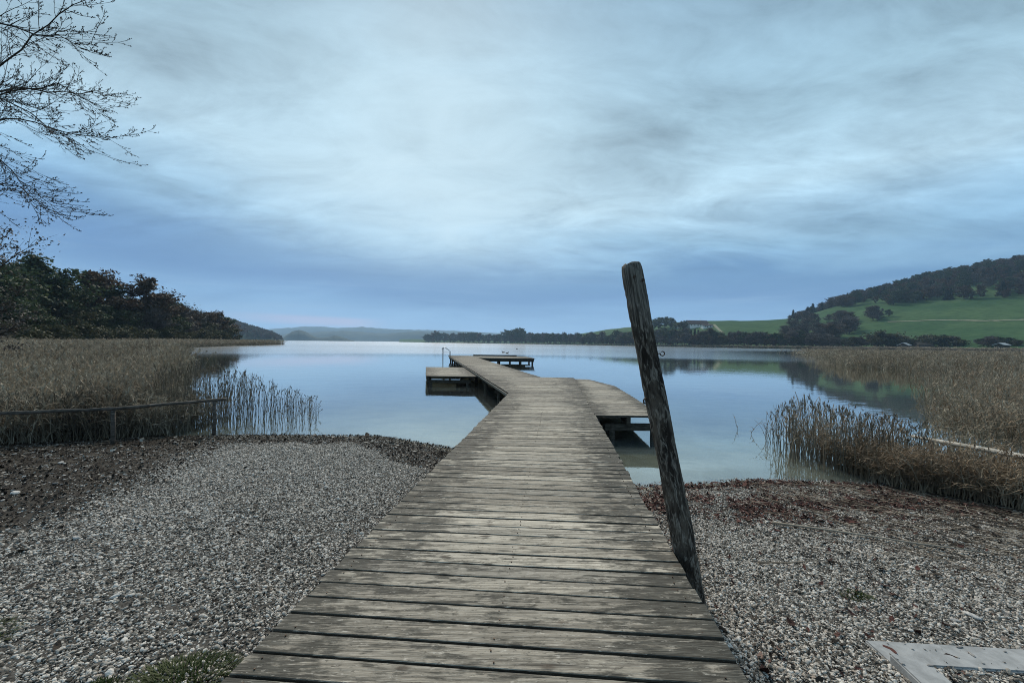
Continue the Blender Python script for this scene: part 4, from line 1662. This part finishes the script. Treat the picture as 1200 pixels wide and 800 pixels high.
# ------------------------------------------------------------------ pebbles
def pebble_bm(seed, sub=2):
    bm = bmesh.new()
    bmesh.ops.create_icosphere(bm, subdivisions=sub, radius=1.0)
    rr = np.random.default_rng(seed)
    axs = rr.normal(size=(5, 3)); axs /= np.linalg.norm(axs, axis=1)[:, None]
    amp = rr.uniform(.62, .95, 5)
    for v in bm.verts:
        p = np.array(v.co)
        for a, k in zip(axs, amp):
            dd = float(p @ a)
            if dd > k:
                p = p - a * (dd - k) * .85
        v.co = Vector(p * np.array([1.0, .74, .48]))
    return bm


def pebble_src(seed, mat='stone'):
    bm = pebble_bm(seed)
    me = bpy.data.meshes.new('pebble')
    bm.to_mesh(me)
    bm.free()
    me.polygons.foreach_set('use_smooth', [True] * len(me.polygons))
    me.materials.append(M[mat])
    return bpy.data.objects.new('pebble', me)


def cluster_src(seed, n=9):
    """a handful of gravel, unit pebble about 1 across"""
    rng = np.random.default_rng(900 + seed)
    V, F = [], []
    for i in range(n):
        bm = pebble_bm(seed * 31 + i, 1 if i % 3 else 2)
        s_ = math.exp(rng.normal() * .36)
        mt4 = Matrix.Translation((rng.normal() * 2.3, rng.normal() * 2.3, rng.uniform(-.3, .5))) @ Euler((rng.normal() * .4, rng.normal() * .4, rng.uniform(0, 6.28))).to_matrix().to_4x4() @ Matrix.Scale(s_, 4)
        b0 = len(V)
        V += [tuple(mt4 @ v.co) for v in bm.verts]
        F += [tuple(b0 + v.index for v in f.verts) for f in bm.faces]
        bm.free()
    q = MB(); q.v, q.f = V, F
    return src('gravel_handful', q, 'pebble', True)


pebs = [pebble_src(i) for i in range(7)]
clus = [cluster_src(i) for i in range(14)]


def deck_clear(x, y):
    return (x < Lx(y) + .12) | (x > np.interp(y, [-2, 1.73, 17.05], [.68, 1.10, 2.83]) - .12)


def strew(name, label, n, box, srcs, size, flat, seed, keep, lift=.3, tilt=.35, cat='gravel'):
    rng = np.random.default_rng(seed)
    x = rng.uniform(box[0], box[1], n); y = rng.uniform(box[2], box[3], n)
    yw = np.interp(x, WX, WY)
    k = keep(x, y, yw, rng)
    x, y = x[k], y[k]
    n = len(x)
    z = ground_h(x, y)
    s = size * np.exp(rng.normal(size=n) * (.38 if len(srcs) < 10 else .15))
    rot = np.stack([rng.normal(size=n) * tilt, rng.normal(size=n) * tilt, rng.uniform(0, 6.28, n)], 1)
    scl_ = np.stack([s, s, s * flat], 1)
    o = scatter(name, np.stack([x, y, z + s * lift], 1), rot, scl_, rng.integers(0, len(srcs), n), srcs)
    return tag(o, label, cat, kind='stuff')


def left_edge(x, y, rng):
    """1 on clean gravel, 0 in the dark litter by the reeds"""
    return sstep(x + .45 * y + 2.4 * fbm(x * .7, y * .7, 3), -3.7, -2.0)


def keep_l(x, y, yw, rng):
    d = yw - y
    pr = left_edge(x, y, rng) * .96 + .04
    wr = .85 + .9 * sstep(x, -3.2, -1.6)
    pr = pr * np.where(d < wr + .5 * fbm(x * 2, y * 2, 2), .22, 1) * (d > -.25)
    pr = pr * (.78 + .22 * sstep(fbm(x * 2.1, y * 2.1, 3), -.16, .02))
    dk = Lx(y)
    return (rng.random(len(x)) < pr) & (x < dk + .1) & (x > -1.42 * y - .8)


strew('gravel', 'pale grey gravel of the beach beside the fence', 125000, (-11, 0, .9, 9.2), clus, .0074, 1.0, 11, keep_l, .2, .05)


def keep_r(x, y, yw, rng):
    d = yw - y
    pr = 1 - sstep(x + 2.0 * fbm(x * .8, y * .8, 3) - .1 * (4 - y), 5.4, 7.2) * .93
    wrack = np.exp(-((d - .95 - .8 * fbm(x * .7, 3 + 0 * y, 2)) / .38) ** 2) * sstep(6.0 - x, 0, 1.5)
    pr = pr * (1 - .7 * wrack) * np.where(d < .22, .3, 1) * (d > -.2)
    pr = pr * (.7 + .3 * sstep(fbm(x * 2.1, y * 2.1, 3), -.12, .05))
    dk = np.interp(y, [-2, 1.73, 17.05], [.68, 1.10, 2.83])
    return (rng.random(len(x)) < pr) & (x > dk - .1) & (x < 1.42 * y + .8)


strew('gravel', 'grey gravel around the concrete edging and the leaning post', 98000, (.9, 9, .9, 6.6), clus, .0071, 1.0, 12, keep_r, .2, .05)

# larger pale stones by the left edge
def keep_big(x, y, yw, rng):
    d = yw - y
    return (rng.random(len(x)) < np.where(x < -3.5, .9, .12)) & (d > .5) & (x < -1.6)


strew('gravel', 'larger pale flat stones strewn near the dark litter', 1500, (-9.5, -1.5, 1.2, 8), pebs, .0145, .8, 13, keep_big, .35, .2)
# ------------------------------------------------------------------ leaves and straw washed up
def leaf_src(seed, mat):
    R = random.Random(seed)
    q = MB()
    cup = R.uniform(.15, .5)
    pr = [(-1, 0), (-.45, .42), (.15, .5), (.7, .25), (1.05, 0), (.7, -.25), (.15, -.5), (-.45, -.42)]
    q.v = [(x_, y_ * R.uniform(.8, 1.2), cup * (x_ * x_ + y_ * y_) * R.uniform(.6, 1.2)) for x_, y_ in pr] + [(0, 0, .02)]
    q.f = [(i, (i + 1) % 8, 8) for i in range(8)]
    return src('leaf', q, mat)


red = [leaf_src(i, 'leaf_litter') for i in range(5)]
brn = [leaf_src(10 + i, 'leaf_brown') for i in range(5)]


def keep_red(x, y, yw, rng):
    d = yw - y
    b1 = np.exp(-((d - .12) / .16) ** 2) * .9
    b2 = np.exp(-((d - .95 - .8 * fbm(x * .7, 3 + 0 * y, 2)) / .42) ** 2) * 1.0
    pr = (b1 + b2) * (1 - sstep(x, 5.6, 7.4)) * sstep(fbm(x * 3, y * 3, 3), -.22, .10) + .016
    dk = np.interp(y, [-2, 1.73, 17.05], [.68, 1.10, 2.83])
    return (rng.random(len(x)) < pr) & (x > dk - .05) & (d > -.1)


strew('leaf_litter', 'reddish brown leaves washed up along the water beside the leaning post', 150000, (1.2, 7.8, 1.5, 6.4), red, .0165, 1.0, 21, keep_red, .45, .4, 'leaves')


def keep_brn(x, y, yw, rng):
    d = yw - y
    wr = .85 + .9 * sstep(x, -3.2, -1.6) + .5 * fbm(x * 2, y * 2, 2)
    b1 = (1 - sstep(d, wr - .15, wr + .25)) * .8
    b1 = b1 * sstep(x, -9.2, -7.4)
    lt = (1 - left_edge(x, y, rng)) * .45
    dk = Lx(y)
    by = np.exp(-((dk - x) / .12) ** 2) * .25
    return (rng.random(len(x)) < b1 + lt + by + .006) & (x < dk + .05) & (d > -.12)


strew('leaf_litter', 'brown leaf litter along the waterline and under the reeds by the fence', 130000, (-11, -.2, 1.2, 9.0), brn, .0165, 1.0, 22, keep_brn, .4, .4, 'leaves')


def keep_rs(x, y, yw, rng):
    pr = .20 * sstep(fbm(x * 1.3 + 5, y * 1.3, 3), -.15, .15)
    return (rng.random(len(x)) < pr) & (x > np.interp(y, [-2, 1.73, 17.05], [.68, 1.10, 2.83])) & (yw - y > .3) & (x < 1.42 * y + .8)


strew('leaf_litter', 'dark leaf scraps scattered over the gravel around the leaning post', 60000, (1.0, 8, 1.2, 6.0), brn, .0125, 1.0, 24, keep_rs, .5, .4, 'leaves')


def keep_rd(x, y, yw, rng):
    d = yw - y
    pr = sstep(x + 1.6 * fbm(x, y, 2), 5.0, 6.6) * .6
    return (rng.random(len(x)) < pr) & (d > -.4)


strew('leaf_litter', 'dark leaf litter at the foot of the brown reeds', 16000, (4.5, 11, 1.4, 6.0), brn, .025, 1.0, 23, keep_rd, .4, .4, 'leaves')


def straw_src(seed):
    R = random.Random(seed)
    a = R.uniform(-.15, .15)
    return src('straw', MB().tube([(-1, 0, .02), (0, a, .05), (1, 0, .02)], [.022, .022, .014], 3), 'straw')


straws = [straw_src(i) for i in range(4)]


def strew_straw(name, label, n, box, seed, keep, ang):
    rng = np.random.default_rng(seed)
    x = rng.uniform(box[0], box[1], n); y = rng.uniform(box[2], box[3], n)
    k = keep(x, y, np.interp(x, WX, WY), rng)
    x, y = x[k], y[k]; n = len(x)
    s = rng.uniform(.05, .22, n)
    rot = np.stack([rng.normal(size=n) * .05, rng.normal(size=n) * .08, ang + rng.normal(size=n) * .5], 1)
    tag(scatter(name, np.stack([x, y, ground_h(x, y) + .022], 1), rot, np.stack([s, np.full(n, .13), np.full(n, .13)], 1), rng.integers(0, 4, n), straws), label, 'straw', kind='stuff')


strew_straw('reed_straw', 'broken reed straw washed up on the gravel beside the brown reeds', 5000, (2.2, 8, 2.2, 6.0), 31,
            lambda x, y, yw, rng: (rng.random(len(x)) < sstep(x + .5 * fbm(x, y, 2), 2.6, 5.2) * .7 * sstep(yw - y, 0, .4) * sstep(y, 2.6, 3.8)), -.55)
strew_straw('reed_straw', 'broken reed straw among the leaf litter by the fence', 500, (-10, -4, 4.5, 8.6), 32,
            lambda x, y, yw, rng: (rng.random(len(x)) < 1 - sstep(x, -8.5, -5)) & (yw - y > 0), .3)

# a branch and pale scraps lying on the right-hand gravel
def stick(name, pts, r, label):
    P = [Vector((x, y, gh(x, y) + dz_)) for x, y, dz_ in pts]
    o = MB().tube(P, [r * (1 - .6 * i / (len(P) - 1)) for i in range(len(P))], 6).build(name, 'straw', None, True)
    return tag(o, label, 'stick')


stick('stick', [(3.0, 4.3, .03), (3.5, 4.05, .045), (4.1, 3.78, .04), (4.6, 3.6, .035)], .014, 'long thin stick on the gravel between leaning post and reeds')
stick('stick', [(2.25, 3.4, .03), (2.5, 3.36, .05), (2.9, 3.45, .035)], .008, 'short curved twig on the gravel near the leaning post')


def flat_stone(x, y, s, seed, label):
    o = pebble_src(seed)
    o.name = 'flat_stone'
    COL.objects.link(o)
    o.location = (x, y, gh(x, y) + s * .16)
    o.scale = (s, s * .8, s * .5)
    o.rotation_euler = (.06, .04, seed)
    return tag(o, label, 'stone')


flat_stone(3.35, 2.72, .05, 71, 'larger flat white stone beyond the concrete edging')
flat_stone(3.18, 2.68, .035, 72, 'smaller white stone next to the larger flat one')


# grit and leaf scraps lying on the concrete
gp, gr, gs_, gi_ = [], [], [], []
RG = random.Random(8)
for nm in [o for o in COL.objects if o.name.startswith('kerb_slab')]:
    Lq = nm.dimensions.x / 2 if nm.dimensions.x else .6
    cz, sz = math.cos(nm.rotation_euler.z), math.sin(nm.rotation_euler.z)
    for k in range(30):
        u_ = RG.uniform(-.62, .62); v_ = RG.choice((-1, 1)) * .09 * RG.random() ** .5
        s_ = RG.uniform(.003, .009)
        gp.append((nm.location.x + u_ * cz - v_ * sz, nm.location.y + u_ * sz + v_ * cz, nm.location.z + s_ * .4))
        gr.append((0, 0, RG.uniform(0, 6.28))); gs_.append((s_, s_, s_)); gi_.append(RG.randrange(7))
    for k in range(3):
        u_ = RG.uniform(-.6, .6); v_ = RG.uniform(-.08, .08)
        s_ = RG.uniform(.009, .016)
        gp.append((nm.location.x + u_ * cz - v_ * sz, nm.location.y + u_ * sz + v_ * cz, nm.location.z + .003))
        gr.append((0, 0, RG.uniform(0, 6.28))); gs_.append((s_ * 1.6, s_ * .8, s_ * .6)); gi_.append(7 + RG.randrange(5))
tag(scatter('grit', gp, gr, gs_, gi_, pebs + brn), 'grit and dark leaf scraps lying on the concrete edging', 'grit', kind='stuff')

# ------------------------------------------------------------------ grass tufts
def tuft(name, x, y, r, n, h, label, seed, mat='grass'):
    rng = np.random.default_rng(seed)
    q = MB()
    for i in range(n):
        an, rr = rng.uniform(0, 6.28), r * math.sqrt(rng.random())
        px_, py_ = rr * math.cos(an), rr * math.sin(an) * .7
        z = gh(x + px_, y + py_) - gh(x, y)
        hh = h * rng.uniform(.4, 1.2) * (1 - .5 * rr / r)
        ln = rng.normal(size=2) * .55 * hh + np.array([px_, py_]) * .3
        wq = .0035
        sd = np.array([-ln[1], ln[0]]); sd = sd / (np.linalg.norm(sd) + 1e-9) * wq
        b = len(q.v)
        q.v += [(px_ - sd[0], py_ - sd[1], z - .01), (px_ + sd[0], py_ + sd[1], z - .01), (px_ + ln[0] * .4 + sd[0] * .8, py_ + ln[1] * .4 + sd[1] * .8, z + hh * .7), (px_ + ln[0] * .4 - sd[0] * .8, py_ + ln[1] * .4 - sd[1] * .8, z + hh * .7), (px_ + ln[0], py_ + ln[1], z + hh)]
        q.f += [(b, b + 1, b + 2, b + 3), (b + 3, b + 2, b + 4)]
    o = q.build(name, mat)
    o.location = (x, y, gh(x, y))
    return tag(o, label, 'grass')


tuft('grass_tuft', -1.70, 1.97, .27, 1500, .042, 'mossy green grass tuft against the jetty edge', 1)
tuft('grass_tuft', -1.30, 2.75, .12, 240, .05, 'thin grass tuft by the jetty among the gravel', 2)
tuft('grass_tuft', -2.1, 1.95, .07, 160, .04, 'tiny grass tuft alone in the gravel', 3)
tuft('grass_tuft', 2.72, 2.95, .10, 220, .035, 'dark flat grass tuft beyond the concrete edging', 4)
tuft('grass_tuft', -3.25, 2.25, .22, 420, .05, 'low olive grass patch in the dark litter', 5)
for i in range(9):
    yy = 2.2 + i * .33 + .1 * math.sin(i * 3)
    tuft('grass_tuft', float(Lx(yy)) - .05 - .03 * (i % 3), yy, .07, 70, .05, 'small weed growing along the jetty side', 20 + i)['group'] = 'weeds along the jetty side'


# ------------------------------------------------------------------ water birds
def bird(px, y, mat, s, rz, label, group, name='duck'):
    x = at(px, y)
    e = empty(name, (x, y, 0), rz)
    e.scale = (s, s, s)
    tag(e, label, 'bird', group)
    q = MB()
    q.tube([(-.30, 0, .10), (-.22, 0, .09), (-.08, 0, .06), (.08, 0, .06), (.18, 0, .08), (.24, 0, .10)], [.012, .06, .10, .11, .07, .02], 8)
    q.build('body', mat, e, True)
    q = MB()
    q.tube([(.15, 0, .10), (.20, 0, .20), (.22, 0, .27), (.25, 0, .31), (.29, 0, .31), (.36, 0, .29)], [.05, .035, .035, .045, .03, .008], 7)
    q.build('head', mat, e, True)
    return e


for px, y, mt_, s, rz in [(519, 110, 'duck', 1.1, .3), (590, 82, 'duck', 1.2, 2.8), (594.5, 76, 'duck', 1.1, .1), (606, 125, 'duck', 1.2, 3.0)]:
    bird(px, y, mt_, s, rz, 'dark duck swimming on open water beyond the end of the jetty', 'ducks beyond the jetty')
RW = random.Random(5)
for i in range(16):
    px = 920 + i * 5.6 + RW.uniform(-2, 2)
    bird(px, RW.uniform(120, 150), 'swan' if i > 3 and i % 3 else 'duck', RW.uniform(1.3, 1.9), RW.uniform(0, 6.28),
         'white water bird resting on the lake beyond the pale reed bed' if i > 3 and i % 3 else 'dark water bird resting on the lake beyond the pale reed bed',
         'white birds beyond the reeds' if i > 3 and i % 3 else 'dark birds beyond the reeds', 'water_bird')

# ------------------------------------------------------------------ haze
HAZE = 0.00014
mt, t, out = new_mat('haze_air')
vol = t.node('ShaderNodeVolumePrincipled', {'Color': (.48, .72, 1.0, 1), 'Density': HAZE, 'Anisotropy': .2})
t.l.new(vol.outputs[0], out.inputs['Volume'])
hz = MB().box((-5200, -400, -6), (5200, 5800, 330)).build('haze', mt)
tag(hz, 'thin blue evening haze over the lake', 'haze', kind='stuff')
